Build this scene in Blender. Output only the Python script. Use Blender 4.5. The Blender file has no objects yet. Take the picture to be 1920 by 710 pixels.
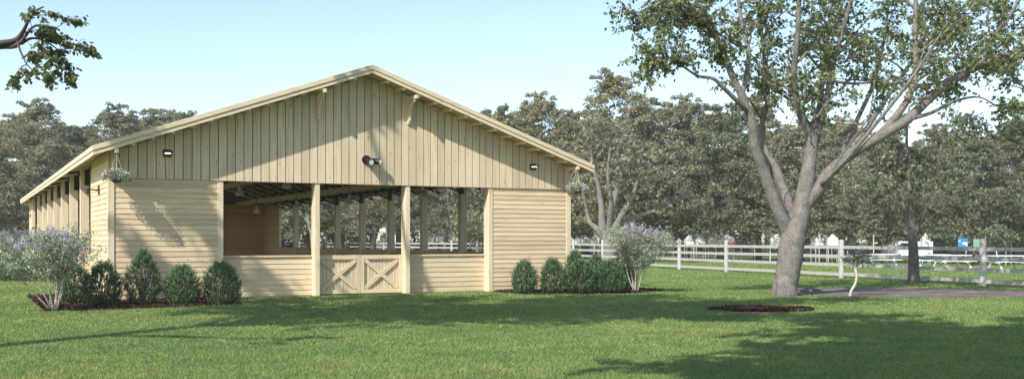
import bpy, math, random
import numpy as np
from mathutils import Vector, Matrix

random.seed(7)
RNG = np.random.default_rng(11)
S = bpy.context.scene
COL = S.collection
F = 1958.0            # focal length in photo pixels (1920 wide)
HOR = 450.0
EYE = 1.6
TH = math.radians(27.6)
BX, BY = -10.55, 27.36    # barn's front left corner

# ------------------------------------------------------------------ helpers
def gp(px, py, h=0.0):
    z = (EYE - h) * F / (py - HOR)
    return Vector(((px - 960) / F * z, z, h))

def at(px, py, z):
    return Vector(((px - 960) / F * z, z, EYE + (HOR - py) * z / F))

class MB:
    def __init__(s):
        s.v = []; s.f = []; s.r = []
    def quadbox(s, p, r=None):
        """8 corners: bottom 4 ccw, top 4 ccw"""
        n = len(s.v); s.v += [tuple(q) for q in p]
        s.f += [(n+3, n+2, n+1, n), (n+4, n+5, n+6, n+7), (n, n+1, n+5, n+4), (n+1, n+2, n+6, n+5), (n+2, n+3, n+7, n+6), (n+3, n, n+4, n+7)]
        r = random.random() if r is None else r
        s.r += [r]*6
    def box(s, x0, x1, y0, y1, z0, z1, r=None):
        s.quadbox([(x0,y0,z0),(x1,y0,z0),(x1,y1,z0),(x0,y1,z0),(x0,y0,z1),(x1,y0,z1),(x1,y1,z1),(x0,y1,z1)], r)
    def bar(s, a, b, w, h=None, r=None, up=(0,0,1)):
        a = Vector(a); b = Vector(b); h = w if h is None else h
        d = (b-a).normalized(); u = Vector(up)
        if abs(d.dot(u)) > .98: u = Vector((1,0,0))
        x = d.cross(u).normalized()*w/2; y = x.normalized().cross(d).normalized()*h/2
        s.quadbox([a-x-y, a+x-y, b+x-y, b-x-y, a-x+y, a+x+y, b+x+y, b-x+y], r)
    def tube(s, pts, rad, n=6, cap=True, r=None):
        r = random.random() if r is None else r
        pts = [Vector(p) for p in pts]
        if not hasattr(rad, '__len__'): rad = [rad]*len(pts)
        base = len(s.v); ref = None
        for i, p in enumerate(pts):
            d = (pts[min(i+1, len(pts)-1)] - pts[max(i-1, 0)])
            d = d.normalized() if d.length > 1e-9 else Vector((0,0,1))
            if ref is None:
                ref = d.cross(Vector((0.31,0.9,0.2)))
                if ref.length < .1: ref = d.cross(Vector((1,0,0)))
            ref = (ref - d*ref.dot(d)).normalized(); q = d.cross(ref)
            for k in range(n):
                a = 2*math.pi*k/n
                s.v.append(tuple(p + (ref*math.cos(a) + q*math.sin(a))*rad[i]))
        for i in range(len(pts)-1):
            for k in range(n):
                a = base+i*n+k; b = base+i*n+(k+1) % n
                s.f.append((a, b, b+n, a+n)); s.r.append(r)
        if cap:
            s.f.append(tuple(base+k for k in range(n))[::-1]); s.r.append(r)
            e = base+(len(pts)-1)*n
            s.f.append(tuple(e+k for k in range(n))); s.r.append(r)
    def lathe(s, c, prof, n=20, r=0.5):
        """profile [(radius, z)] around vertical axis at c"""
        base = len(s.v); c = Vector(c)
        for (ra, z) in prof:
            for k in range(n):
                a = 2*math.pi*k/n
                s.v.append((c.x+ra*math.cos(a), c.y+ra*math.sin(a), c.z+z))
        for i in range(len(prof)-1):
            for k in range(n):
                a = base+i*n+k; b = base+i*n+(k+1) % n
                s.f.append((a, b, b+n, a+n)); s.r.append(r)
    def poly(s, pts, r=0.5):
        n = len(s.v); s.v += [tuple(p) for p in pts]; s.f.append(tuple(range(n, n+len(pts)))); s.r.append(r)
    def prism(s, pts, ext, r=None):
        r = random.random() if r is None else r
        n = len(s.v); m = len(pts); e = Vector(ext)
        s.v += [tuple(p) for p in pts]; s.v += [tuple(Vector(p)+e) for p in pts]
        s.f.append(tuple(range(n, n+m))); s.f.append(tuple(range(n+2*m-1, n+m-1, -1))); s.r += [r, r]
        for k in range(m):
            a = n+k; b = n+(k+1) % m
            s.f.append((b, a, a+m, b+m)); s.r.append(r)
    def build(s, name, mat, parent=None, smooth=False, bevel=0, link=True):
        me = bpy.data.meshes.new(name); me.from_pydata(s.v, [], s.f)
        at_ = me.attributes.new('rnd', 'FLOAT', 'FACE'); at_.data.foreach_set('value', s.r)
        me.materials.append(mat)
        if smooth: me.polygons.foreach_set('use_smooth', [True]*len(s.f))
        me.update()
        o = bpy.data.objects.new(name, me)
        if link: COL.objects.link(o)
        if parent: o.parent = parent
        if bevel:
            b = o.modifiers.new('bevel', 'BEVEL'); b.width = bevel; b.segments = 2; b.limit_method = 'ANGLE'
        return o

def np_mesh(name, verts, faces4, rnd, mat, parent=None, smooth=False):
    """verts (N,3), faces (M,k) all same k"""
    me = bpy.data.meshes.new(name)
    n, m, k = len(verts), len(faces4), faces4.shape[1]
    me.vertices.add(n); me.vertices.foreach_set('co', verts.astype(np.float32).ravel())
    me.loops.add(m*k); me.loops.foreach_set('vertex_index', faces4.astype(np.int32).ravel())
    me.polygons.add(m); me.polygons.foreach_set('loop_start', (np.arange(m)*k).astype(np.int32))
    me.polygons.foreach_set('loop_total', np.full(m, k, np.int32))
    a = me.attributes.new('rnd', 'FLOAT', 'FACE'); a.data.foreach_set('value', rnd.astype(np.float32))
    if smooth: me.polygons.foreach_set('use_smooth', np.ones(m, bool))
    me.materials.append(mat); me.update(calc_edges=True); me.validate()
    o = bpy.data.objects.new(name, me); COL.objects.link(o)
    if parent: o.parent = parent
    return o

def norm(a): return a/np.maximum(np.linalg.norm(a, axis=1, keepdims=True), 1e-9)

def leaves(name, pos, direc, size, mat, parent=None, width=.62, fold=.18, rnd=None):
    """one folded four-cornered leaf per position"""
    n = len(pos); d = norm(direc)
    h = RNG.normal(size=(n,3)); w = norm(np.cross(d, h)); nn = np.cross(d, w)
    L = size[:,None]; W = L*width*.5
    b = pos; t = pos + d*L
    m = pos + d*L*.42
    l = m + w*W + nn*L*fold; r = m - w*W + nn*L*fold
    v = np.empty((n,4,3)); v[:,0] = b; v[:,1] = r; v[:,2] = t; v[:,3] = l
    f = np.arange(n*4).reshape(n,4)
    # split into two triangles along the midrib so that the fold is real
    tri = np.concatenate([f[:,[0,1,2]], f[:,[0,2,3]]])
    r_ = RNG.random(n) if rnd is None else rnd
    return np_mesh(name, v.reshape(-1,3), tri, np.concatenate([r_, r_]), mat, parent)

def tag(o, label=None, cat=None, group=None, kind=None):
    if label: o['label'] = label
    if cat: o['category'] = cat
    if group: o['group'] = group
    if kind: o['kind'] = kind
    return o

def thing(name, label, cat, loc=(0,0,0), rz=0, group=None):
    o = bpy.data.objects.new(name, None); COL.objects.link(o); o.empty_display_size = .3
    o.location = loc; o.rotation_euler = (0,0,rz)
    return tag(o, label, cat, group)

def copy_tree(o, parent=None):
    c = o.copy(); COL.objects.link(c)
    if parent: c.parent = parent
    for ch in list(o.children): copy_tree(ch, c)
    return c

# ------------------------------------------------------------------ materials
def newmat(name):
    m = bpy.data.materials.new(name); m.use_nodes = True
    nt = m.node_tree; b = nt.nodes['Principled BSDF']
    return m, nt, b

def N(nt, t, **kw):
    n = nt.nodes.new(t)
    for k, v in kw.items():
        if k in n.inputs: n.inputs[k].default_value = v
        else: setattr(n, k, v)
    return n

def ramp(nt, stops, fac=None):
    r = nt.nodes.new('ShaderNodeValToRGB'); e = r.color_ramp.elements
    while len(e) < len(stops): e.new(.5)
    for i, (p, c) in enumerate(stops):
        e[i].position = p; e[i].color = (*c, 1)
    if fac is not None: nt.links.new(fac, r.inputs[0])
    return r

def mixc(nt, a, b, fac, mode='MIX'):
    m = nt.nodes.new('ShaderNodeMix'); m.data_type = 'RGBA'; m.blend_type = mode
    for inp, v in ((m.inputs[6], a), (m.inputs[7], b), (m.inputs[0], fac)):
        if hasattr(v, 'is_output') or isinstance(v, bpy.types.NodeSocket): nt.links.new(v, inp)
        elif isinstance(v, (int, float)): inp.default_value = v
        else: inp.default_value = (*v, 1)
    return m.outputs[2]

def simple(name, col, rough=.6, metal=0, noise=.15, scale=8, emit=0, ecol=None):
    m, nt, b = newmat(name)
    tc = N(nt, 'ShaderNodeTexCoord'); nz = N(nt, 'ShaderNodeTexNoise', Scale=scale, Detail=5)
    nt.links.new(tc.outputs['Object'], nz.inputs['Vector'])
    r = ramp(nt, [(.3, tuple(c*(1-noise) for c in col)), (.7, tuple(min(1, c*(1+noise)) for c in col))], nz.outputs['Fac'])
    nt.links.new(r.outputs[0], b.inputs['Base Color'])
    b.inputs['Roughness'].default_value = rough; b.inputs['Metallic'].default_value = metal
    if emit:
        b.inputs['Emission Color'].default_value = (*(ecol or col), 1); b.inputs['Emission Strength'].default_value = emit
    return m

def wood(name, axis, col=(.62,.50,.335), var=.10, weather=0.25):
    """axis: 0,1,2 grain direction"""
    m, nt, b = newmat(name); L = nt.links
    tc = N(nt, 'ShaderNodeTexCoord'); atr = N(nt, 'ShaderNodeAttribute', attribute_name='rnd')
    off = N(nt, 'ShaderNodeCombineXYZ')
    mul = N(nt, 'ShaderNodeMath', operation='MULTIPLY'); mul.inputs[1].default_value = 37.0
    L.new(atr.outputs['Fac'], mul.inputs[0])
    for i in range(3): L.new(mul.outputs[0], off.inputs[i])
    add = N(nt, 'ShaderNodeVectorMath', operation='ADD'); L.new(tc.outputs['Object'], add.inputs[0]); L.new(off.outputs[0], add.inputs[1])
    mp = N(nt, 'ShaderNodeMapping'); sc = [26, 26, 26]; sc[axis] = 1.1; mp.inputs['Scale'].default_value = sc
    L.new(add.outputs[0], mp.inputs[0])
    g = N(nt, 'ShaderNodeTexNoise', Scale=1.0, Detail=6, Roughness=.6, Distortion=.35); L.new(mp.outputs[0], g.inputs['Vector'])
    c = col
    gr = ramp(nt, [(.28, (c[0]*.74, c[1]*.71, c[2]*.64)), (.5, c), (.75, (c[0]*1.12, c[1]*1.13, c[2]*1.16))], g.outputs['Fac'])
    # knots
    mp2 = N(nt, 'ShaderNodeMapping'); s2 = [5.5, 5.5, 5.5]; s2[axis] = 1.7; mp2.inputs['Scale'].default_value = s2
    L.new(add.outputs[0], mp2.inputs[0])
    vo = N(nt, 'ShaderNodeTexVoronoi', Scale=1.0); L.new(mp2.outputs[0], vo.inputs['Vector'])
    kr = ramp(nt, [(.06, (1,1,1)), (.13, (0,0,0))], vo.outputs['Distance'])
    kf = N(nt, 'ShaderNodeMath', operation='MULTIPLY'); kf.inputs[1].default_value = .7; L.new(kr.outputs[0], kf.inputs[0])
    c1 = mixc(nt, gr.outputs[0], (c[0]*.45, c[1]*.36, c[2]*.27), kf.outputs[0])
    # board to board
    br = ramp(nt, [(0, (1-var, 1-var*1.05, 1-var*1.2)), (.5, (1, 1, 1)), (1, (1+var*.5, 1+var*.4, 1+var*.3))], atr.outputs['Fac'])
    c2 = mixc(nt, c1, br.outputs[0], 1.0, 'MULTIPLY')
    # weathering patches
    wn = N(nt, 'ShaderNodeTexNoise', Scale=.7, Detail=6, Roughness=.65); L.new(add.outputs[0], wn.inputs['Vector'])
    wr = ramp(nt, [(.45, (0,0,0)), (.75, (weather,)*3)], wn.outputs['Fac'])
    c3 = mixc(nt, c2, (c[0]*.78, c[1]*.80, c[2]*.86), wr.outputs[0])
    L.new(c3, b.inputs['Base Color'])
    b.inputs['Roughness'].default_value = .72; b.inputs['Specular IOR Level'].default_value = .25
    bp = N(nt, 'ShaderNodeBump', Strength=.35, Distance=.01); L.new(g.outputs['Fac'], bp.inputs['Height']); L.new(bp.outputs[0], b.inputs['Normal'])
    return m

def leafmat(name, cols, rough=.55, trans=.25, spec=.3, patch=0.35):
    m, nt, b = newmat(name); L = nt.links
    atr = N(nt, 'ShaderNodeAttribute', attribute_name='rnd')
    k = len(cols); r = ramp(nt, [(i/(k-1), c) for i, c in enumerate(cols)], atr.outputs['Fac'])
    tc = N(nt, 'ShaderNodeTexCoord'); oi = N(nt, 'ShaderNodeObjectInfo')
    nz = N(nt, 'ShaderNodeTexNoise', Scale=.9, Detail=3); L.new(tc.outputs['Object'], nz.inputs['Vector'])
    pr = ramp(nt, [(.35, (1-patch,)*3), (.65, (1+patch*.4, 1+patch*.4, 1+patch*.2))], nz.outputs['Fac'])
    c1 = mixc(nt, r.outputs[0], pr.outputs[0], 1.0, 'MULTIPLY')
    ob = ramp(nt, [(0, (.82, .84, .84)), (.5, (1, 1, 1)), (1, (1.12, 1.08, 1.0))], oi.outputs['Random'])
    c2 = mixc(nt, c1, ob.outputs[0], 1.0, 'MULTIPLY')
    L.new(c2, b.inputs['Base Color'])
    b.inputs['Roughness'].default_value = rough; b.inputs['Specular IOR Level'].default_value = spec
    tr = N(nt, 'ShaderNodeBsdfTranslucent'); L.new(c2, tr.inputs['Color'])
    mx = N(nt, 'ShaderNodeMixShader'); mx.inputs[0].default_value = trans
    out = nt.nodes['Material Output']
    L.new(b.outputs[0], mx.inputs[1]); L.new(tr.outputs[0], mx.inputs[2]); L.new(mx.outputs[0], out.inputs[0])
    return m

def barkmat(name, a, b_, scale=7, bump=.6):
    m, nt, b = newmat(name); L = nt.links
    tc = N(nt, 'ShaderNodeTexCoord'); mp = N(nt, 'ShaderNodeMapping'); mp.inputs['Scale'].default_value = (1, 1, .35)
    L.new(tc.outputs['Object'], mp.inputs[0])
    n1 = N(nt, 'ShaderNodeTexNoise', Scale=scale*3, Detail=8, Roughness=.75); L.new(mp.outputs[0], n1.inputs['Vector'])
    n2 = N(nt, 'ShaderNodeTexNoise', Scale=scale*.25, Detail=4); L.new(tc.outputs['Object'], n2.inputs['Vector'])
    r = ramp(nt, [(.32, a), (.62, b_)], n1.outputs['Fac'])
    r2 = ramp(nt, [(.35, (.72,.72,.70)), (.65, (1.12,1.1,1.08))], n2.outputs['Fac'])
    c = mixc(nt, r.outputs[0], r2.outputs[0], 1.0, 'MULTIPLY'); L.new(c, b.inputs['Base Color'])
    b.inputs['Roughness'].default_value = .85; b.inputs['Specular IOR Level'].default_value = .2
    bp = N(nt, 'ShaderNodeBump', Strength=bump, Distance=.03); L.new(n1.outputs['Fac'], bp.inputs['Height']); L.new(bp.outputs[0], b.inputs['Normal'])
    return m

WC = (.68,.545,.36)
M_wx = wood('wood_grain_across', 0, WC, var=.16, weather=.35); M_wy = wood('wood_grain_depth', 1, WC); M_wz = wood('wood_grain_upright', 2, (.68,.565,.40), var=.15, weather=.5)
M_trim = wood('wood_trim', 2, (.72,.60,.43), var=.05); M_trimx = wood('wood_trim_rake', 0, (.70,.59,.42), var=.04, weather=.15); M_trimy = wood('wood_trim_eave', 1, (.70,.59,.42), var=.04, weather=.15)
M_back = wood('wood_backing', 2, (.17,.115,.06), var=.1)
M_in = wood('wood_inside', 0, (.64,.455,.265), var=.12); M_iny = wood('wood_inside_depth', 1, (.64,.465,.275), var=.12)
M_steel = simple('dark_brown_steel', (.022,.017,.015), .5, .3)
M_black = simple('black_lamp_metal', (.012,.011,.011), .45, .2)
M_lampgrey = simple('grey_aluminium', (.68,.68,.68), .45, .1)
M_lens = simple('frosted_lens', (.85,.85,.86), .3, 0, .02, emit=.15, ecol=(1,1,1))
M_glow = simple('lamp_strip', (.9,.86,.75), .3, 0, .02, emit=1.2, ecol=(1,.93,.75))
M_roof = simple('roof_sheet_tan', (.50,.42,.30), .5, 0, .08, 3)
M_fence = simple('white_fence_paint', (.43,.415,.385), .6, 0, .12, 6)
M_white = simple('white_paint', (.80,.80,.79), .5, 0, .04, 3)
M_pot = simple('dark_pot', (.10,.095,.10), .6, 0, .4, 30)
M_rope = simple('jute_rope', (.42,.36,.27), .9, 0, .3, 60)
M_blue = simple('blue_sign_paint', (.04,.22,.50), .5, 0, .1, 3)
M_green = simple('green_sign_paint', (.20,.36,.25), .5, 0, .1, 3)
M_pink = simple('pink_banner', (.62,.20,.26), .6, 0, .1, 3)
M_glass = simple('dark_car_glass', (.03,.035,.04), .1, 0, .1)
M_tyre = simple('tyre_rubber', (.02,.02,.02), .8)
M_dirt = simple('packed_dirt', (.42,.34,.24), .95, 0, .3, 2)

M_leafbig = leafmat('broad_leaf', [(.09,.13,.04), (.17,.22,.075), (.26,.31,.12), (.40,.43,.24)], .5, .5, .35)
M_leafpale = leafmat('pale_green_leaf', [(.10,.14,.06), (.15,.19,.09), (.20,.23,.12)], .5, .3)
M_leafnear = leafmat('near_branch_leaf', [(.09,.12,.045), (.16,.195,.08), (.23,.26,.12)], .5, .5, .35, .2)
M_leafbg = leafmat('olive_wood_leaf', [(.17,.17,.10), (.29,.28,.18), (.46,.44,.32)], .7, .35, .15, .3)
M_leafbg2 = leafmat('grey_green_wood_leaf', [(.155,.17,.10), (.26,.275,.175), (.43,.445,.31)], .7, .35, .15, .3)
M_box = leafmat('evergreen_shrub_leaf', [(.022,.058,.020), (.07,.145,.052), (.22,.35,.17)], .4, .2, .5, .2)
M_myr = leafmat('grey_green_shrub_leaf', [(.13,.18,.12), (.33,.39,.28), (.60,.64,.53)], .5, .25, .3, .2)
M_bloom = leafmat('lilac_blossom', [(.36,.28,.50), (.50,.42,.62), (.62,.57,.70)], .6, .2, .2, .1)
M_wfl = leafmat('white_petals', [(.55,.55,.52), (.75,.73,.72)], .6, .2, .2, .1)
M_rfl = leafmat('red_petals', [(.45,.06,.07), (.55,.12,.10)], .6, .2, .2, .1)
M_bark = barkmat('pale_grey_bark', (.06,.052,.046), (.33,.305,.28), 16, .9)
M_barkbg = barkmat('grey_bark', (.07,.062,.052), (.20,.18,.155), 4)
M_barkdk = barkmat('dark_bark', (.04,.032,.028), (.12,.10,.09), 9)
M_stem = barkmat('whitish_shrub_stem', (.35,.32,.28), (.62,.58,.52), 14, .2)

def lawnmat():
    m, nt, b = newmat('lawn_soil_green'); L = nt.links
    tc = N(nt, 'ShaderNodeTexCoord')
    n1 = N(nt, 'ShaderNodeTexNoise', Scale=.35, Detail=6, Roughness=.6); L.new(tc.outputs['Object'], n1.inputs['Vector'])
    n2 = N(nt, 'ShaderNodeTexNoise', Scale=9, Detail=8, Roughness=.8); L.new(tc.outputs['Object'], n2.inputs['Vector'])
    r1 = ramp(nt, [(.3, (.11,.185,.045)), (.5, (.155,.23,.062)), (.72, (.22,.27,.085))], n1.outputs['Fac'])
    r2 = ramp(nt, [(.3, (.6,.62,.6)), (.7, (1.3,1.25,1.2))], n2.outputs['Fac'])
    c = mixc(nt, r1.outputs[0], r2.outputs[0], 1.0, 'MULTIPLY'); L.new(c, b.inputs['Base Color'])
    b.inputs['Roughness'].default_value = .95; b.inputs['Specular IOR Level'].default_value = .1
    bp = N(nt, 'ShaderNodeBump', Strength=.8, Distance=.05); L.new(n2.outputs['Fac'], bp.inputs['Height']); L.new(bp.outputs[0], b.inputs['Normal'])
    return m
M_lawn = lawnmat()

def grassmat():
    m, nt, b = newmat('grass_blade'); L = nt.links
    atr = N(nt, 'ShaderNodeAttribute', attribute_name='rnd'); geo = N(nt, 'ShaderNodeTexCoord')
    n1 = N(nt, 'ShaderNodeTexNoise', Scale=.30, Detail=5, Roughness=.6); L.new(geo.outputs['Object'], n1.inputs['Vector'])
    n2 = N(nt, 'ShaderNodeTexNoise', Scale=1.6, Detail=4, Roughness=.6); L.new(geo.outputs['Object'], n2.inputs['Vector'])
    r0 = ramp(nt, [(0, (.105,.19,.06)), (.5, (.205,.295,.095)), (.86, (.30,.37,.13)), (1, (.42,.41,.20))], atr.outputs['Fac'])
    r1 = ramp(nt, [(.33, (.72,.84,.80)), (.5, (1,1,1)), (.68, (1.28,1.12,1.0))], n1.outputs['Fac'])
    r2 = ramp(nt, [(.35, (.84,.87,.86)), (.65, (1.14,1.1,1.08))], n2.outputs['Fac'])
    c = mixc(nt, r0.outputs[0], r1.outputs[0], 1.0, 'MULTIPLY'); c = mixc(nt, c, r2.outputs[0], 1.0, 'MULTIPLY')
    L.new(c, b.inputs['Base Color']); b.inputs['Roughness'].default_value = .6; b.inputs['Specular IOR Level'].default_value = .25
    tr = N(nt, 'ShaderNodeBsdfTranslucent'); L.new(c, tr.inputs['Color'])
    mx = N(nt, 'ShaderNodeMixShader'); mx.inputs[0].default_value = .3
    L.new(b.outputs[0], mx.inputs[1]); L.new(tr.outputs[0], mx.inputs[2]); L.new(mx.outputs[0], nt.nodes['Material Output'].inputs[0])
    return m
M_grass = grassmat()

def mulchmat(name, a, b_, c_, scale):
    m, nt, b = newmat(name); L = nt.links
    tc = N(nt, 'ShaderNodeTexCoord')
    v = N(nt, 'ShaderNodeTexVoronoi', Scale=scale); L.new(tc.outputs['Object'], v.inputs['Vector'])
    n2 = N(nt, 'ShaderNodeTexNoise', Scale=1.3, Detail=6); L.new(tc.outputs['Object'], n2.inputs['Vector'])
    sep = N(nt, 'ShaderNodeSeparateColor'); L.new(v.outputs['Color'], sep.inputs[0])
    r = ramp(nt, [(0, a), (.5, b_), (1, c_)], sep.outputs[0])
    r2 = ramp(nt, [(.35, (.7,.7,.7)), (.7, (1.25,1.2,1.2))], n2.outputs['Fac'])
    c = mixc(nt, r.outputs[0], r2.outputs[0], 1.0, 'MULTIPLY'); L.new(c, b.inputs['Base Color'])
    b.inputs['Roughness'].default_value = .95; b.inputs['Specular IOR Level'].default_value = .1
    bp = N(nt, 'ShaderNodeBump', Strength=1, Distance=.03); L.new(v.outputs['Distance'], bp.inputs['Height']); L.new(bp.outputs[0], b.inputs['Normal'])
    return m
M_mulch = mulchmat('bark_mulch', (.035,.018,.013), (.075,.038,.028), (.13,.07,.05), 28)
M_soil = mulchmat('dry_grey_soil', (.12,.105,.095), (.17,.15,.135), (.25,.22,.20), 14)
M_gravel = mulchmat('gravel_path', (.20,.18,.16), (.29,.27,.24), (.38,.35,.31), 10)
M_wfloor = mulchmat('shaded_woodland_soil', (.035,.028,.022), (.05,.042,.033), (.085,.07,.055), 2)
M_clay = mulchmat('orange_clay', (.30,.15,.06), (.40,.21,.09), (.50,.28,.13), 20)

# ------------------------------------------------------------------ ground
def sheet(name, pts, z, mat, label=None, cat=None, kind='structure'):
    m = MB(); m.poly([(p[0], p[1], z) for p in pts]); o = m.build(name, mat)
    if kind: o['kind'] = kind
    return tag(o, label, cat)

def subdiv_ground():
    m = MB(); m.poly([(-700,-100,0), (700,-100,0), (700,900,0), (-700,900,0)])
    return tag(m.build('lawn', M_lawn), kind='structure')
subdiv_ground()
# woodland floor, colour darkened for tree shade, and gravel path beyond the fence
sheet('woodland_floor', [(-260,112), (-60,112), (20,105), (40,88), (90,70), (300,60), (300,600), (-260,600)], .004, M_wfloor)
sheet('path', [(-260,97), (-60,99), (10,93), (30,82), (32,86), (12,98), (-60,106), (-260,106)], .008, M_gravel)

def blob(cx, cy, rx, ry, n=40, amp=.08, rot=0, seed=1):
    r = random.Random(seed); ph = [r.uniform(0, 6.28) for _ in range(4)]; out = []
    for k in range(n):
        a = 2*math.pi*k/n; q = 1 + amp*(math.sin(2*a+ph[0])+.6*math.sin(5*a+ph[1])+.5*math.sin(9*a+ph[2]))
        x = rx*q*math.cos(a); y = ry*q*math.sin(a)
        out.append((cx+x*math.cos(rot)-y*math.sin(rot), cy+x*math.sin(rot)+y*math.cos(rot)))
    return out

def bl(s, d):   # barn plan -> world
    return (BX + s*math.cos(TH) - d*math.sin(TH), BY + s*math.sin(TH) + d*math.cos(TH))

def rag(pts, amp=.05, seed=3, step=.25):
    r = random.Random(seed); out = []
    for i in range(len(pts)):
        a = Vector(pts[i]); b = Vector(pts[(i+1) % len(pts)]); n = max(1, int((b-a).length/step))
        for k in range(n):
            p = a.lerp(b, k/n); out.append((p.x+r.uniform(-amp, amp), p.y+r.uniform(-amp, amp)))
    return out
bedL = rag([gp(52,556).xy, gp(82,584).xy, gp(240,580).xy, gp(452,571).xy, bl(3.0,0.0), bl(0.02,0.0), bl(-.02,2.5), gp(120,553).xy])
bedR = rag([gp(930,547.5).xy, gp(985,552).xy, gp(1190,550).xy, gp(1245,546).xy, gp(1180,541).xy, bl(14.05,2.0), bl(14.02,-.05), bl(11.3,-.05)], seed=8)
sheet('mulch_bed', bedL, .03, M_mulch); sheet('mulch_bed', bedR, .03, M_mulch)
pat = blob(12.1, 32.0, 3.8, 3.3, seed=4)
sheet('bare_soil_patch', pat, .012, M_soil)
cp = blob(5.75, 24.05, 1.3, .85, seed=6); sheet('mulch_ring', cp, .02, M_mulch)
cl = blob(5.35, 23.05, .55, .36, seed=9, amp=.05); sheet('clay_edge', cl, .012, M_clay)

def inpoly(x, y, P):
    P = np.array([(p[0], p[1]) for p in P]); c = np.zeros(len(x), bool); j = len(P)-1
    for i in range(len(P)):
        xi, yi = P[i]; xj, yj = P[j]
        with np.errstate(divide='ignore', invalid='ignore'):
            k = ((yi > y) != (yj > y)) & (x < (xj-xi)*(y-yi)/(yj-yi)+xi)
        c ^= k; j = i
    return c

def bits(name, P, z, n, mat, label, cat, s0=.02, s1=.06, kind='stuff'):
    A = np.array([(p[0], p[1]) for p in P]); lo, hi = A.min(0), A.max(0)
    x = RNG.uniform(lo[0], hi[0], n*2); y = RNG.uniform(lo[1], hi[1], n*2); k = inpoly(x, y, P)
    x, y = x[k], y[k]; m = len(x)
    d = RNG.normal(size=(m,3)); d[:,2] *= .35
    o = leaves(name, np.c_[x, y, z+RNG.uniform(0,.025,m)], d, RNG.uniform(s0, s1, m), mat, width=.6, fold=.1)
    return tag(o, label, cat, kind=kind)
M_chip = leafmat('bark_chip', [(.018,.010,.010), (.05,.027,.022), (.12,.075,.06)], .9, 0, .1, .1)
bits('mulch_chips', bedL, .035, 9000, M_chip, 'dark brown bark chips in the bed by the left wall', 'mulch', .03, .09)
bits('mulch_chips', bedR, .035, 7000, M_chip, 'reddish brown bark chips in the bed right of the openings', 'mulch', .03, .09)
bits('mulch_chips', cp, .022, 3500, M_chip, 'dark bark chips on the small oval patch in the lawn', 'mulch', .03, .08)

# grass blades
def grass():
    barn = [bl(-.0,.0), bl(14,0), bl(14,39), bl(0,39)]
    xs, ys, ss = [], [], []
    for (d0, d1, dens) in ((9.5,14,2300), (14,19,1500), (19,26,800), (26,36,300), (36,52,120), (52,75,40)):
        w1 = d1*.55+1.5; n = int(dens*(d1-d0)*2*w1)
        x = RNG.uniform(-w1, w1, n); y = RNG.uniform(d0, d1, n)
        k = np.abs(x) < y*.53+1.2; x, y = x[k], y[k]
        xs.append(x); ys.append(y)
    x = np.concatenate(xs); y = np.concatenate(ys)
    for P in (barn, bedL, bedR):
        k = ~inpoly(x, y, P); x, y = x[k], y[k]
    k = ~(inpoly(x, y, pat) & (RNG.random(len(x)) > .02)); x, y = x[k], y[k]
    k = ~inpoly(x, y, cl); x, y = x[k], y[k]
    k = ~(inpoly(x, y, cp) & (RNG.random(len(x)) > .05)); x, y = x[k], y[k]
    n = len(x)
    clm = .5+.5*np.sin(x*1.7+np.sin(y*1.1)*2)*np.sin(y*1.9+np.cos(x*.9)*2)
    h = (.016+.022*RNG.random(n)+.010*clm)*(1+np.clip((y-14)/60, 0, .6))
    w = .0045*(y/12)**.9
    a = RNG.uniform(0, 2*np.pi, n); lean = RNG.normal(size=(n,2))*h[:,None]*.5
    dx, dy = np.cos(a)*w, np.sin(a)*w
    v = np.empty((n,3,3)); z0 = np.zeros(n)
    v[:,0] = np.c_[x-dx, y-dy, z0]; v[:,1] = np.c_[x+dx, y+dy, z0]; v[:,2] = np.c_[x+lean[:,0], y+lean[:,1], h]
    print('blades', n)
    o = np_mesh('grass', v.reshape(-1,3), np.arange(n*3).reshape(n,3), RNG.random(n), M_grass)
    tag(o, 'short mown green grass covering the lawn', 'grass', kind='stuff')
grass()

# ------------------------------------------------------------------ barn
barn = thing('barn', 'large open-sided pale timber barn with shallow gable roof and double half gate', 'barn', (BX, BY, 0), TH)
W, D = 14.0, 38.9; ZS = 3.23; SL = .3507
def soff(s): return 3.95 + SL*(s if s <= W/2 else W-s)     # roof underside

def hboards_x(m, s0, s1, y, z0, z1, out=-1, pitch=.142):
    z = z0; t = out
    while z < z1-.02:
        zt = min(z+pitch, z1)
        r = random.random()
        # split long runs into butt-jointed boards
        a, b = y + t*.020, y + t*.005
        ya, yb = (a, y) if t < 0 else (y, a)
        p = [(s0, a, z), (s1, a, z), (s1, y, z), (s0, y, z), (s0, b, zt), (s1, b, zt), (s1, y, zt), (s0, y, zt)]
        if t > 0: p = [p[i] for i in (3,2,1,0,7,6,5,4)]
        m.quadbox(p, r); z += pitch
def hboards_y(m, d0, d1, x, z0, z1, out=-1, pitch=.142):
    z = z0
    while z < z1-.02:
        zt = min(z+pitch, z1); a = x+out*.018; b = x+out*.004
        p = [(a, d1, z), (a, d0, z), (x, d0, z), (x, d1, z), (b, d1, zt), (b, d0, zt), (x, d0, zt), (x, d1, zt)]
        if out > 0: p = [p[i] for i in (1,0,3,2,5,4,7,6)]
        m.quadbox(p); z += pitch

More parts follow.
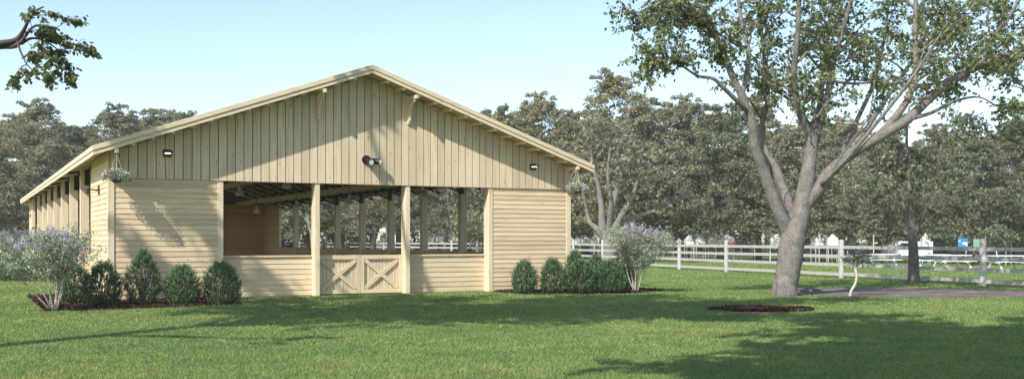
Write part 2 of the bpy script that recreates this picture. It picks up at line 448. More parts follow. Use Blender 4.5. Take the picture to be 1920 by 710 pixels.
# front and rear end walls
for (yw, o) in ((0.0, -1), (D, 1)):
    for (a, b, lab) in ((0.0, 2.80, 'left'), (11.22, 14.0, 'right')):
        a_, b_ = (a+.12, b) if a < 1 else (a, b-.12)
        m = MB(); hboards_x(m, a_, b_, yw, .03, ZS, o); w_ = m.build('siding_wall', M_wx, barn)
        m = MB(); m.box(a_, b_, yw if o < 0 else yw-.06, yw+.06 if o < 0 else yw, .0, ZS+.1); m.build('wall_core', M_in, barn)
    # gable boards
    n = 60; bw = W/n; m = MB(); mb = MB()
    y0, y1 = (yw-.058, yw-.034) if o < 0 else (yw+.034, yw+.058)
    for k in range(n):
        g = .011; a = k*bw+g; b = (k+1)*bw-g
        if k < n/2: za, zb = soff(a)-.0, soff(b)-.0
        else: za, zb = soff(a), soff(b)
        m.quadbox([(a,y0,ZS),(b,y0,ZS),(b,y1,ZS),(a,y1,ZS),(a,y0,za),(b,y0,zb),(b,y1,zb),(a,y1,za)])
    m.build('gable_boarding', M_wz, barn)
    for (a, b) in ((0, W/2), (W/2, W)):
        mb.quadbox([(a,yw-.03,ZS+.02),(b,yw-.03,ZS+.02),(b,yw+.03,ZS+.02),(a,yw+.03,ZS+.02),(a,yw-.03,soff(a)-.01),(b,yw-.03,soff(b)-.01),(b,yw+.03,soff(b)-.01),(a,yw+.03,soff(a)-.01)])
    mb.build('gable_core', M_back, barn)
# corner boards (front)
for (a, b) in ((-.035, .12), (13.88, 14.035)):
    m = MB(); m.box(a, b, -.04, .12, 0, ZS-.002 if a < 1 else ZS-.002); m.build('corner_board', M_trim, barn, bevel=.004)
m = MB(); m.box(-.032, .04, .0, .1, ZS, soff(0)-.02); m.build('corner_board', M_trim, barn)
# opening posts
PY0, PY1 = -.03, .34
for (a, b) in ((2.80, 2.94), (5.53, 5.67), (8.31, 8.45), (11.08, 11.22)):
    m = MB(); m.box(a, b, PY0, PY1, 0, ZS+.0 if False else ZS-.003); m.build('post', M_trim, barn, bevel=.006)
# lintel behind the boarding
m = MB(); m.box(2.8, 11.22, .035, .3, ZS+.0, ZS+.22); m.build('lintel', M_wx, barn)
# low front walls
LW = 1.17
for (a, b) in ((2.94, 5.53), (8.45, 11.08)):
    m = MB(); hboards_x(m, a, b, .32, .03, LW-.05, -1, .150)
    m.box(a, b, .325, .40, 0, LW-.052, .3); m.box(a, b, .27, .43, LW-.05, LW, .6)
    m.build('low_wall', M_wx, barn)
# double gate
for (a, b) in ((5.675, 6.985), (6.995, 8.305)):
    g = bpy.data.objects.new('gate', None); COL.objects.link(g); g.parent = barn
    m = MB(); n = 13; w_ = (b-a)/n
    for k in range(n): m.box(a+k*w_+.006, a+(k+1)*w_-.006, .305, .325, .06, LW-.02)
    m.build('gate_boards', M_wz, g)
    m = MB(); m.box(a, a+.11, .245, .288, .04, LW-.001); m.build('gate_stile', M_wz, g)
    m = MB(); m.box(b-.11, b, .245, .288, .04, LW-.001); m.build('gate_stile', M_wz, g)
    m = MB(); m.box(a+.11, b-.11, .247, .288, LW-.125, LW-.003); m.build('gate_rail', M_wx, g)
    m = MB(); m.box(a+.11, b-.11, .247, .288, .04, .15); m.build('gate_rail', M_wx, g)
    x0, x1, z0, z1 = a+.11, b-.11, .15, LW-.125; hw = .055
    def diag(pa, pb, y0, y1):
        A = Vector((pa[0], 0, pa[1])); B = Vector((pb[0], 0, pb[1])); d = (B-A).normalized(); nrm = Vector((-d.z, 0, d.x))*hw
        sx = 1 if B.x > A.x else -1
        pts = [A+nrm, A-nrm, B-nrm, B+nrm]
        m = MB(); m.quadbox([(pts[i].x, y, pts[i].z) for y in (y0, y1) for i in range(4)])
        return m
    mm = diag((x0+.03, z0+.03), (x1-.03, z1-.03), .250, .289); mm.build('gate_brace', M_wx, g)
    mm = diag((x0+.03, z1-.03), (x1-.03, z0+.03), .253, .2895); mm.build('gate_brace', M_wx, g)

# side walls
BAY = 3.87; D0 = 4.20; DE = 35.1
for (x, o) in ((0.0, -1), (W, 1)):
    for (a, b) in ((.12, D0), (DE, D-.02)):
        m = MB(); hboards_y(m, a, b, x, .03, 3.93, o); m.build('side_wall', M_wy, barn)
        m = MB(); xi = x-o*.06; m.box(min(x,xi), max(x,xi), a, b, 0, 3.93); m.build('wall_core', M_iny, barn)
        m = MB(); hboards_y(m, a+.05, b-.05, xi, .03, 3.93, -o); m.build('wall_lining', M_iny, barn)
    # low side wall, one panel per bay
    for k in range(8):
        a = D0+k*BAY+(.0 if k == 0 else .0); b = D0+(k+1)*BAY if k < 7 else DE
        xi = x - o*.06; xo = x - o*.14
        m = MB(); m.box(min(xi,xo), max(xi,xo), a+.006, b-.006, 0, LW); m.build('side_low_wall', M_iny, barn)
    for k in range(1, 8):
        d = D0+k*BAY
        m = MB()
        x0, x1 = (.0, .27) if o < 0 else (W-.27, W)
        m.box(x0, x1, d-.27, d, 0, 3.40); 
        xo0, xo1 = (.0, .13) if o < 0 else (W-.13, W)
        m.box(xo0, xo1, d-.27, d, 3.402, 3.94, .5)
        m.build('post', M_trim, barn, bevel=.006)
        m = MB(); xs0, xs1 = (.135, .27) if o < 0 else (W-.27, W-.135)
        m.box(xs0, xs1, d-.24, d-.03, 3.405, 3.93)
        m.bar((.2 if o < 0 else W-.2, d-.02, 3.88), (-.38 if o < 0 else W+.38, d-.02, 3.80), .04, .07)
        m.build('truss_shoe', M_steel, barn)
    m = MB(); xe = .33 if o < 0 else W-.33; m.box(xe-.03, xe+.03, D0, DE, 3.82, 3.92); m.build('eave_strut', M_steel, barn)
    for d in (D0-.0, DE):
        m = MB(); m.box(min(x+o*.035, x-o*.1), max(x+o*.035, x-o*.1), d-.07 if d > 10 else d, d if d > 10 else d+.07, 0, 3.94)
        m.build('wall_end_trim', M_trim, barn)
# rear inside lining (dark boards seen through the openings)
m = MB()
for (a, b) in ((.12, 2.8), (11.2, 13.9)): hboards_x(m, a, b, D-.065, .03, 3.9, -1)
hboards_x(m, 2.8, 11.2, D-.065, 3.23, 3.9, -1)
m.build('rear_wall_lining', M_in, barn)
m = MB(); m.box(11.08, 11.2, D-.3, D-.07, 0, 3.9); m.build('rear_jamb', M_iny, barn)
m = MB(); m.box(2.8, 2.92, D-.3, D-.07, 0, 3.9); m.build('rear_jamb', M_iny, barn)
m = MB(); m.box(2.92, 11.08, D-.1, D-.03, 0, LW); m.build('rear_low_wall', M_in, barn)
# trusses
for k in range(0, 16):
    d = D0 + k*BAY/2 - .135
    m = MB()
    for sg in (0, 1):
        def X(s): return s if sg == 0 else W-s
        a, b = .28, 7.0
        tz = lambda s: 3.95+SL*s-.05
        bz = lambda s: 3.40+SL*s
        m.bar((X(a), d, tz(a)), (X(b), d, tz(b)), .06); m.bar((X(a), d, bz(a)), (X(b), d, bz(b)), .065)
        n = 12; st = (b-a)/n
        for q in range(n):
            s0 = a+q*st; s1 = s0+st
            m.bar((X(s0), d, bz(s0)), (X(s1), d, tz(s1)), .04); m.bar((X(s1), d, bz(s1)), (X(s1), d, tz(s1)), .036)
    m.bar((7.0, d, 3.4+SL*7), (7.0, d, 3.95+SL*7), .06)
    m.build('roof_truss', M_steel, barn)
# long timber beams under the trusses
for s in (1.9, 4.1, 9.9, 12.1):
    z = 3.40+SL*min(s, W-s)-.03
    m = MB(); m.box(s-.06, s+.06, .35, D-.1, z-.25, z); m.build('beam', M_wy, barn)
# roof
OV, EV, RB = .75, .47, .35
def roofpt(s, y, dz): 
    return (s, y, 3.95+SL*min(s, W-s)+dz) if 0 <= s <= W else (s, y, 3.95+SL*min(s, W-s)+dz)
TT = .21
m = MB()
for (s0, s1) in ((-EV+.03, W/2), (W/2, W+EV-.03)):
    f = lambda s: 3.95+SL*min(s, W-s)
    m.quadbox([(s0,-OV+.03,f(s0)+.10),(s1,-OV+.03,f(s1)+.10),(s1,D+RB-.03,f(s1)+.10),(s0,D+RB-.03,f(s0)+.10),
               (s0,-OV+.03,f(s0)+TT-.004),(s1,-OV+.03,f(s1)+TT-.004),(s1,D+RB-.03,f(s1)+TT-.004),(s0,D+RB-.03,f(s0)+TT-.004)], .5)
roof = m.build('roof', M_roof, barn)
# ceiling / soffit boards running the length of the barn
m = MB(); n = 34
for sd in (0, 1):
    for k in range(n):
        w_ = (W/2+EV-.03)/n; a = -EV+.03+k*w_+.004; b = a+w_-.008
        if sd: a, b = W-b, W-a
        f = lambda s: 3.95+SL*min(s, W-s)
        m.quadbox([(a,-OV+.03,f(a)+.02),(b,-OV+.03,f(b)+.02),(b,D+RB-.03,f(b)+.02),(a,D+RB-.03,f(a)+.02),
                   (a,-OV+.03,f(a)+.095),(b,-OV+.03,f(b)+.095),(b,D+RB-.03,f(b)+.095),(a,D+RB-.03,f(a)+.095)])
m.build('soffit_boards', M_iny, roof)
# rake fascia front and rear, two stepped bands, and eave fascias
for (ya, yb, yc) in ((-OV-.02, -OV+.028, -OV+.004), (D+RB+.02, D+RB-.028, D+RB-.004)):
    m = MB(); f = lambda s: 3.95+SL*min(s, W-s)
    for (s0, s1) in ((-EV-.02, W/2), (W/2, W+EV+.02)):
        lo, hi = min(ya, yb), max(ya, yb)
        m.quadbox([(s0,lo,f(s0)+.095),(s1,lo,f(s1)+.095),(s1,hi,f(s1)+.095),(s0,hi,f(s0)+.095),(s0,lo,f(s0)+TT+.01),(s1,lo,f(s1)+TT+.01),(s1,hi,f(s1)+TT+.01),(s0,hi,f(s0)+TT+.01)], .4)
        lo, hi = min(yc, yb), max(yc, yb)
        m.quadbox([(s0+.012,lo,f(s0)-.02),(s1,lo,f(s1)-.02),(s1,hi,f(s1)-.02),(s0+.012,hi,f(s0)-.02),(s0+.012,lo,f(s0)+.085),(s1,lo,f(s1)+.085),(s1,hi,f(s1)+.085),(s0+.012,hi,f(s0)+.085)], .6)
    m.build('rake_board', M_trimx, roof)
for sg in (-1, 1):
    m = MB(); e = -EV if sg < 0 else W+EV; z = 3.95-SL*EV
    a, b, c = e+sg*.02, e-sg*.026, e-sg*.002
    m.box(min(a,b), max(a,b), -OV+.03, D+RB-.03, z+.09, z+TT+.005, .4); m.box(min(c,b), max(c,b), -OV+.03, D+RB-.03, z-.03, z+.08, .6)
    m.build('eave_board', M_trimy, roof)
# lookout blocks under the rakes
for k in range(1, 28):
    s = k*.5
    if abs(s-W/2) < .1: continue
    f0 = 3.95+SL*min(s, W-s)
    m = MB(); m.box(s-.045, s+.045, -OV+.05, -.06, f0-.075, f0+.018); m.build('lookout_block', M_wy, roof)
# brackets
for i, (s, zt) in enumerate(((.10, 3.93), (5.60, 5.84), (8.38, 5.84), (13.90, 3.93))):
    br = bpy.data.objects.new('bracket', None); COL.objects.link(br); br.parent = barn
    m = MB(); hw = .045
    m.box(s-hw, s+hw, -.13, -.06, zt-.78, zt-.0); m.build('bracket_plate', M_trim, br, bevel=.008)
    m = MB(); m.box(s-hw-.005, s+hw+.005, -.74, -.131, zt-.10, zt+.012); m.build('bracket_arm', M_trimy, br, bevel=.008)
    m = MB(); n = 8; prev = None
    for k in range(n):
        def P(t, off):
            a = t*math.pi/2
            y = -.13-.46*(1-math.cos(a)) - off*math.cos(a)*1.0; z = zt-.70+.60*math.sin(a) - off*math.sin(a)*0.9
            return y, z
        y0, z0 = P(k/n, 0); y1, z1 = P((k+1)/n, 0); w0 = .07
        q0, r0 = P(k/n, w0); q1, r1 = P((k+1)/n, w0)
        m.quadbox([(s-.03,y0,z0),(s+.03,y0,z0),(s+.03,q0,r0),(s-.03,q0,r0),(s-.03,y1,z1),(s+.03,y1,z1),(s+.03,q1,r1),(s-.03,q1,r1)], .6)
    m.build('bracket_brace', M_trim, br)
m = MB(); m.box(.1, 13.9, .3, D-.1, .004, .02); m.build('floor', M_dirt, barn)

def B(s, d, z):
    x, y = bl(s, d); return Vector((x, y, z))

# ------------------------------------------------------------------ lamps
def pendant():
    t = thing('pendant_lamp', '', 'lamp', (0,0,0))
    m = MB(); m.lathe((0,0,0), [(.175,0),(.18,.01),(.168,.06),(.145,.12),(.10,.20),(.075,.235),(.0,.24)], 24); m.lathe((0,0,.002), [(.17,.0),(.16,.06),(.135,.12),(.09,.20)], 24)
    m.build('lamp_shade', M_lampgrey, t, smooth=True)
    m = MB(); m.lathe((0,0,.24), [(.0,-.005),(.055,0),(.055,.16),(.03,.19),(0,.195)], 16); m.build('lamp_housing', M_lampgrey, t, smooth=True)
    m = MB(); m.lathe((0,0,.012), [(.0,0),(.165,.0),(.165,.004),(0,.004)], 24); m.build('lens', M_lens, t)
    m = MB(); m.tube([(0,0,.43),(0,0,1)], .012, 6); m.build('suspension_rod', M_steel, t)
    return t
pl = pendant()
spots = [(10.5, 3.9, 3.05, 'grey pendant lamp hanging in the right opening, nearest and largest'),
         (10.5, 11.6, 3.05, 'grey pendant lamp over the gate just right of the second post'),
         (10.5, 19.3, 3.05, 'grey pendant lamp just left of the second post, low by the long beam'),
         (10.5, 26.9, 3.05, 'smallest grey pendant lamp, lowest in the left opening against the brown wall'),
         (7.0, 8.3, 3.50, 'grey pendant lamp at the top of the left opening, cut by the boarding'),
         (7.0, 15.7, 3.50, 'grey pendant lamp high in the left opening near the left jamb')]
for i, (s, d, z, lab) in enumerate(spots):
    o = pl if i == 0 else copy_tree(pl)
    o.location = B(s, d, z); tag(o, lab, 'lamp', 'pendant lamps inside the barn')
    rod = [c for c in o.children if c.name.startswith('suspension_rod')][0]
    top = 3.95+SL*min(s, W-s)-.0-z
    rod.scale = (1, 1, (top-.43)/.57); rod.location = (0, 0, .43-.43*(top-.43)/.57)

def spotlight():
    t = thing('twin_spotlight', 'black round twin-head spotlight in the middle of the gable', 'spotlight', B(7.05,-.06,3.95), TH)
    m = MB(); n0 = Vector((0,0,0)); m.tube([(0,0,0),(0,-.05,0)], .13, 24); m.build('base', M_black, t)
    for (dx, dz, ax) in ((.02, -.04, Vector((.03,-.26,-.055))), (.10, -.02, Vector((.24,-.22,-.055)))):
        a = Vector((dx, -.06, dz)); b = a+ax
        m = MB(); m.tube([a, a+ax*.05, b], [.05,.078,.085], 20); h = m.build('spotlight_head', M_black, t, smooth=False)
        m = MB(); e = ax.normalized()*.004; m.tube([b+e*.3, b+e*2], .074, 20); m.build('lens', M_lens, h)
    return t
spotlight()
def walllight(s, lab):
    t = thing('wall_light', lab, 'wall light', B(s,-.06,3.92), TH, 'small black wall lights on the gable')
    m = MB(); m.box(-.11,.11,-.03,0,-.10,.10); m.build('back_plate', M_black, t, bevel=.006)
    m = MB(); m.box(-.13,.13,-.20,-.03,.015,.04); m.build('visor', M_black, t, bevel=.004)
    m = MB(); m.box(-.07,.07,-.15,-.034,-.014,.012); m.build('lamp_strip', M_glow, t)
walllight(1.45, 'small square black wall light with visor on the left end of gable')
walllight(12.62, 'small square black wall light with visor on the right end of gable')
def sidelight(d, lab):
    t = thing('side_wall_light', lab, 'wall light', B(-.03, d, 3.0), TH, 'black arm lights on the left side wall')
    m = MB(); m.box(-.03,0,-.06,.06,-.13,.13); m.build('back_plate', M_black, t)
    m = MB(); m.tube([(-.02,0,0),(-.30,0,.01)], .018, 8); m.tube([(-.30,0,.05),(-.30,0,-.12)], [.03,.06], 12); m.build('arm', M_black, t)
sidelight(2.1, 'black arm wall light on the near corner of the side wall')
sidelight(36.8, 'tiny black arm wall light at the far end of side wall')

# ------------------------------------------------------------------ hanging baskets
def basket(s, lab, red, seed):
    t = thing('hanging_basket', lab, 'hanging basket', B(s, -.66, 3.06), TH, 'hanging flower baskets on the front corners')
    m = MB(); m.lathe((0,0,0), [(0,-.0),(.07,.01),(.13,.05),(.165,.12),(.175,.18),(.19,.185),(.19,.2),(.0,.19)], 24); m.build('bowl', M_pot, t, smooth=True)
    for k in range(3):
        a = 2*math.pi*k/3+.4
        m = MB(); m.tube([(.18*math.cos(a),.18*math.sin(a),.19), (.01*math.cos(a), .01*math.sin(a), .79)], .009, 5); m.build('cord', M_rope, t)
    m = MB(); m.tube([(0,0,.775),(0,0,.80),(.02,0,.82),(0,0,.845)], .008, 6); m.build('hook', M_steel, t)
    n = 1900; u = norm(RNG.normal(size=(n,3))); rad = RNG.random(n)**.4
    p = u*rad[:,None]*np.array([.33,.33,.17]); p[:,2] = np.abs(p[:,2])*.95+.16-.22*np.clip(rad*np.hypot(u[:,0],u[:,1])-.55, 0, 1)
    leaves('foliage', p, u+np.array([0,0,.2])+RNG.normal(size=(n,3))*.5, RNG.uniform(.03,.06,n), M_myr, t)
    n = 260; u = norm(RNG.normal(size=(n,3))); u[:,2] = np.abs(u[:,2])
    p = u*np.array([.34,.34,.20])+np.array([0,0,.17]); fl = leaves('white_flowers', p, u+RNG.normal(size=(n,3))*.6, RNG.uniform(.025,.045,n), M_wfl, t, width=.9); fl['kind'] = 'stuff'
    if red:
        c = np.array([-.2,-.16,.27]); n = 26
        leaves('red_flowers', c+RNG.normal(size=(n,3))*.028, RNG.normal(size=(n,3)), RNG.uniform(.02,.035,n), M_rfl, t, width=.9)
basket(.10, 'hanging flower basket with white and red blooms on the near left corner', True, 1)
basket(13.90, 'hanging basket of pale trailing plants at the right corner bracket', False, 2)

# ------------------------------------------------------------------ shrubs in the beds
def evergreen(loc, h, w, lab, seed, point=1.0, group='rounded evergreen shrubs along the barn front'):
    t = thing('evergreen_shrub', lab, 'shrub', loc, 0, group)
    r = np.random.default_rng(seed)
    ns = 720; a = r.uniform(0, 2*np.pi, ns); z = r.random(ns)**.8
    def prof(z): return np.clip(np.sin(np.pi*np.clip(z*.80+.20, 0, 1))**(.62*point), .0, 1)
    z = r.random(ns); lump = 1+.10*np.sin(3*a+seed)+.08*np.sin(5*a+9*z+seed)
    rad = prof(z)*w/2*lump*(.45+.55*r.random(ns)**.5)
    bx, by, bz = np.cos(a)*rad, np.sin(a)*rad, z*h*.90+.02
    out = np.c_[np.cos(a)*.42, np.sin(a)*.42, np.full(ns, .75)+z*.5]; out = norm(out+r.normal(size=(ns,3))*.18)
    L = r.uniform(.10,.20,ns)*(1+.55*(r.random(ns) > .90)); P, Dd, Sz, Rn = [], [], [], []
    k = 13
    for i in range(k):
        f = (i+.5)/k; ang = i*2.4+r.uniform(0,.6,ns)
        e1 = norm(np.cross(out, r.normal(size=(ns,3))))
        P.append(np.c_[bx,by,bz]+out*(L*f)[:,None]); Dd.append(out*.75+e1*.8); Sz.append(r.uniform(.035,.058,ns)*(1.05-.35*f)); Rn.append(np.clip(f*.6+r.random(ns)*.4, 0, 1))  # leaf colour lightens towards shoot tips, highlights put into the colour
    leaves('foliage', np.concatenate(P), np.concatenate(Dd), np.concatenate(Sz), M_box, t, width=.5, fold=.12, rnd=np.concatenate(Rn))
    m = MB()
    for q in range(14):
        aa = q*.449; rr = w*.30; m.tube([(0.02*math.cos(aa),.02*math.sin(aa),-.03),(rr*.5*math.cos(aa), rr*.5*math.sin(aa), h*.35),(rr*math.cos(aa), rr*math.sin(aa), h*.72)], [.014,.01,.004], 5)
    m.build('stems', M_barkdk, t)
G = [(143,571,.92,.80,'dark green rounded shrub tucked behind the lilac-flowered bush at the left corner',1.0),
     (194,575,1.06,.84,'rounded evergreen shrub just right of the left flowering bush',1.0),
     (268,573,1.36,.82,'tallest and pointiest evergreen shrub in the left bed',1.5),
     (342,572,.94,.82,'smallest evergreen shrub of the left bed, second from its right end',1.05),
     (413,570,1.02,.90,'broad round evergreen shrub ending the left bed below the left jamb',.9),
     (983,551,.98,.72,'leftmost evergreen shrub of the right bed against the siding',1.1),
     (1036,550.5,1.03,.74,'second evergreen shrub of the right bed, by the barn corner',1.1),
     (1090,550.5,.98,.86,'bushy evergreen shrub just past the barn right corner',.9),
     (1143,550,.98,.90,'broad evergreen shrub left of the right flowering bush',.9),
     (1078,544,1.28,.62,'taller dark shrub peeking out behind the barn right corner',1.2),
     (1118,545,1.12,.70,'shrub half hidden behind the right bed row',1.1),
     (1168,545,1.15,.75,'dark shrub directly behind the stems of the right flowering bush',1.0)]
for i, (px, py, h, w, lab, pt) in enumerate(G):
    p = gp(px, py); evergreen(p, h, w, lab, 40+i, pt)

def grow(m, p, d, L, r, n=4, wig=.15, up=.0, sides=5):
    pts = [Vector(p)]; d = Vector(d).normalized()
    for k in range(n):
        d = (d + Vector((random.gauss(0,wig), random.gauss(0,wig), random.gauss(0,wig)+up))).normalized()
        pts.append(pts[-1]+d*L/n)
    rad = [r*(1-.62*k/n) for k in range(n+1)]
    m.tube(pts, rad, sides); return pts, rad, d

def myrtle(loc, h, w, lab, seed, cut=.42, blooms=True, nstem=9, lean=0, dens=1.0):
    cut = cut if cut < .2 else cut+.01
    random.seed(seed); r = np.random.default_rng(seed)
    t = thing('flowering_shrub', lab, 'shrub', loc, 0, 'lilac flowering shrubs with pale bare stems')
    m = MB(); tips = []
    for k in range(nstem):
        a = 2*math.pi*k/nstem+random.uniform(-.3,.3); sp = random.uniform(.16,.42)
        b = Vector((.05*math.cos(a), .05*math.sin(a), -.02)); d = Vector((math.cos(a)*sp, math.sin(a)*sp, 1))
        pts, rad, d2 = grow(m, b, d, h*cut*1.25, .022, 5, .10, 0)
        for j in range(3):
            dd = (d2+Vector((random.gauss(0,.35)+math.cos(a)*.35, random.gauss(0,.35)+math.sin(a)*.35, .1))).normalized()
            p2, r2, d3 = grow(m, pts[-1 - (j % 2)], dd, h*.36, .012, 4, .14)
            for q in range(2):
                dd = (d3+Vector((random.gauss(0,.5), random.gauss(0,.5), .1))).normalized()
                p3, _, _ = grow(m, p2[-1-q], dd, h*.24, .006, 3, .15, 0, 4); tips += p3[1:]
            tips += p2[1:]
    m.build('stems', M_stem, t, smooth=True)
    n = int(210*dens)
    # leaf clusters: through a vase-shaped crown
    a = r.uniform(0, 2*np.pi, n); z = r.random(n); rr = np.sqrt(r.random(n))
    prof = (.20+.90*z**.7)*np.sqrt(1-.65*np.clip((z-.72)/.28,0,1)**2)
    c = np.c_[np.cos(a)*rr*prof*w/2, np.sin(a)*rr*prof*w/2, h*(cut-.02)+z*(h*(1-cut))*(.86+.14*r.random(n))]
    tp = np.array([tuple(v) for v in tips]); c = np.concatenate([c, tp])
    nl = 32; P = np.repeat(c, nl, 0)+r.normal(size=(len(c)*nl,3))*.06
    k = P[:,2] > h*(cut-.10); P = P[k]
    leaves('foliage', P, r.normal(size=(len(P),3))+np.array([0,0,.2]), r.uniform(.032,.060,len(P)), M_myr, t, width=.65)
    if blooms:
        nb = 60; a = r.uniform(0, 2*np.pi, nb); rr = np.sqrt(r.random(nb))*.50*w; z = h*(1.01-.22*(rr/(w/2))**2)*r.uniform(.94,1.03,nb)
        c = np.c_[np.cos(a)*rr, np.sin(a)*rr, z]; P = np.repeat(c, 42, 0)+r.normal(size=(nb*42,3))*np.array([.035,.035,.05])
        leaves('blossoms', P, r.normal(size=(len(P),3)), r.uniform(.018,.034,len(P)), M_bloom, t, width=.95)
        
myrtle(gp(100,583), 1.80, 1.62, 'lilac-flowered bush with pale bare stems at the barn left corner', 5)
myrtle(gp(1192,548), 2.05, 1.70, 'lilac-flowered bush with pale bare stems right of the barn', 6, cut=.38)
p = gp(22,502); p.y = 42; p.x = (22-960)/F*42
myrtle(p, 2.0, 2.5, 'bluish lilac bush at the left edge of the photo', 9, cut=.12, dens=1.5)
evergreen(Vector(((8-960)/F*41, 41, 0)), .95, 1.7, 'low dark green shrub under the lilac bush at the left edge', 77, .8, 'rounded evergreen shrubs along the barn front')
evergreen(Vector(((46-960)/F*41, 41, 0)), .75, 1.3, 'small dark shrub beside the far left lilac bush', 78, .8, 'rounded evergreen shrubs along the barn front')

# ------------------------------------------------------------------ fence
def fence():
    t = thing('post_and_rail_fence', 'long white four-rail fence running behind the barn and tree', 'fence', (17.5,34,0))
    o = Vector((17.5,34,0))
    pts = []
    p = Vector((18.9, 29.6)); d = (Vector((4.1,72.9))-Vector((17.06,34.8))).normalized()
    def hit(px):
        r = (px-960)/F; return (r*34.8-17.06)/(d.x-r*d.y)
    pts = [Vector((17.06,34.8))+d*t_ for t_ in [hit(1843)-9.2, hit(1843)-4.6]+[hit(q) for q in (1843,1711,1578,1463,1362,1274,1200,1130)]]
    pts += [pts[-1]+d*5.0*k for k in range(1, 5)]
    d2 = Vector((-.60,.80)); q = pts[-1]
    pts += [q+d2*4.0*k for k in range(1, 11)]
    for i, p in enumerate(pts):
        r = .11; m = MB(); z = 1.62+random.uniform(-.03,.03)
        m.lathe((p.x-o.x, p.y-o.y, -.05), [(r*1.05,0),(r,z-.02),(r*.8,z+.05),(0,z+.06)], 12); m.build('post', M_fence, t, smooth=False)
    for i in range(len(pts)-1):
        a, b = pts[i], pts[i+1]
        for z in (1.30,.93,.56,.17):
            m = MB(); m.bar((a.x-o.x,a.y-o.y,z+random.uniform(-.012,.012)), (b.x-o.x,b.y-o.y,z+random.uniform(-.012,.012)), .05, .13); m.build('rail', M_fence, t)
    return pts
FP = fence()

# ------------------------------------------------------------------ trees
def crownleaves(centers, rad, nl, size, r, flat=.45, droop=.0):
    n = len(centers); c = np.repeat(centers, nl, 0)
    u = norm(r.normal(size=(n*nl,3)))*(r.random(n*nl)**.45)[:,None]
    R = np.repeat(rad, nl)[:,None]
    p = c+u*R*np.array([1,1,flat]); p[:,2] -= droop*R[:,0]*(np.hypot(u[:,0],u[:,1])**2)
    d = r.normal(size=(n*nl,3)); d[:,2] = d[:,2]*.45-.15; d += u*.6
    return p, d, r.uniform(size*.6, size*1.25, n*nl)

def bgtree(name, H, R, seed, mat, trunkfork=.2, lowest=.16, nclump=230, nl=75, ls=.24):
    """woodland tree standing at its own origin"""
    random.seed(seed); r = np.random.default_rng(seed)
    t = thing(name, '', 'tree', (0,0,0))
    m = MB(); tr = .018*H+.05
    fork = H*trunkfork
    pts = [Vector((0,0,-.1)), Vector((random.uniform(-.1,.1),random.uniform(-.1,.1),fork*.5)), Vector((random.uniform(-.2,.2),random.uniform(-.2,.2),fork))]
    m.tube(pts, [tr*1.35, tr*1.02, tr], 9)
    ends = []
    for k in range(7):
        a = 2*math.pi*k/7+random.uniform(-.4,.4); sp = random.uniform(.25,.8) if k else .05
        d = Vector((math.cos(a)*sp, math.sin(a)*sp, 1))
        q, rr, d2 = grow(m, pts[-1]-Vector((0,0,random.uniform(0,fork*.3))), d, H*random.uniform(.40,.58), tr*.55, 7, .10, .02, 6); ends += q[3:]
        for j in range(5):
            b = q[2+j]; dd = Vector((math.cos(a+random.gauss(0,.9)), math.sin(a+random.gauss(0,.9)), random.uniform(.1,.7)))
            q2, _, _ = grow(m, b, dd, R*random.uniform(.5,.95), tr*.22, 5, .16, 0, 4); ends += q2[2:]
    m.build('trunk', M_barkbg, t, smooth=True)
    # clump centres in a lumpy envelope
    C, Rd = [], []
    lob = [(random.uniform(0,6.28), random.uniform(.2,.95), random.uniform(.75,1.12)) for _ in range(9)]
    while len(C) < nclump:
        z = r.random()**.85; a = r.uniform(0, 2*np.pi)
        pr = (math.sin(math.pi*min(1, (z*.80+.17)))**.65)
        lump = 1.0
        for (la, lz, lg) in lob:
            da = abs((a-la+math.pi) % (2*math.pi)-math.pi)
            if da < .7 and abs(z-lz) < .16: lump = lg
        rr = R*pr*lump*math.sqrt(r.uniform(.12,1))
        C.append((math.cos(a)*rr, math.sin(a)*rr, H*(lowest+(1-lowest)*z*.98))); Rd.append(r.uniform(.55,1.15)*R/4.2*(1-.35*z))
    for k in range(26):     # loose sprigs at the top
        a = r.uniform(0, 6.28); rr = R*.45*r.random(); C.append((math.cos(a)*rr, math.sin(a)*rr, H*r.uniform(.93,1.05))); Rd.append(.42)
    ee = np.array([tuple(e) for e in ends]); C = np.concatenate([np.array(C), ee[r.integers(0, len(ee), 40)]]); Rd = np.array(Rd+[.7]*40)
    P, Dd, Sz = crownleaves(C, Rd, nl, ls, r, .42, .25)
    k = P[:,2] > H*.10
    leaves('crown', P[k], Dd[k], Sz[k], mat, t, width=.75, fold=.15)
    return t

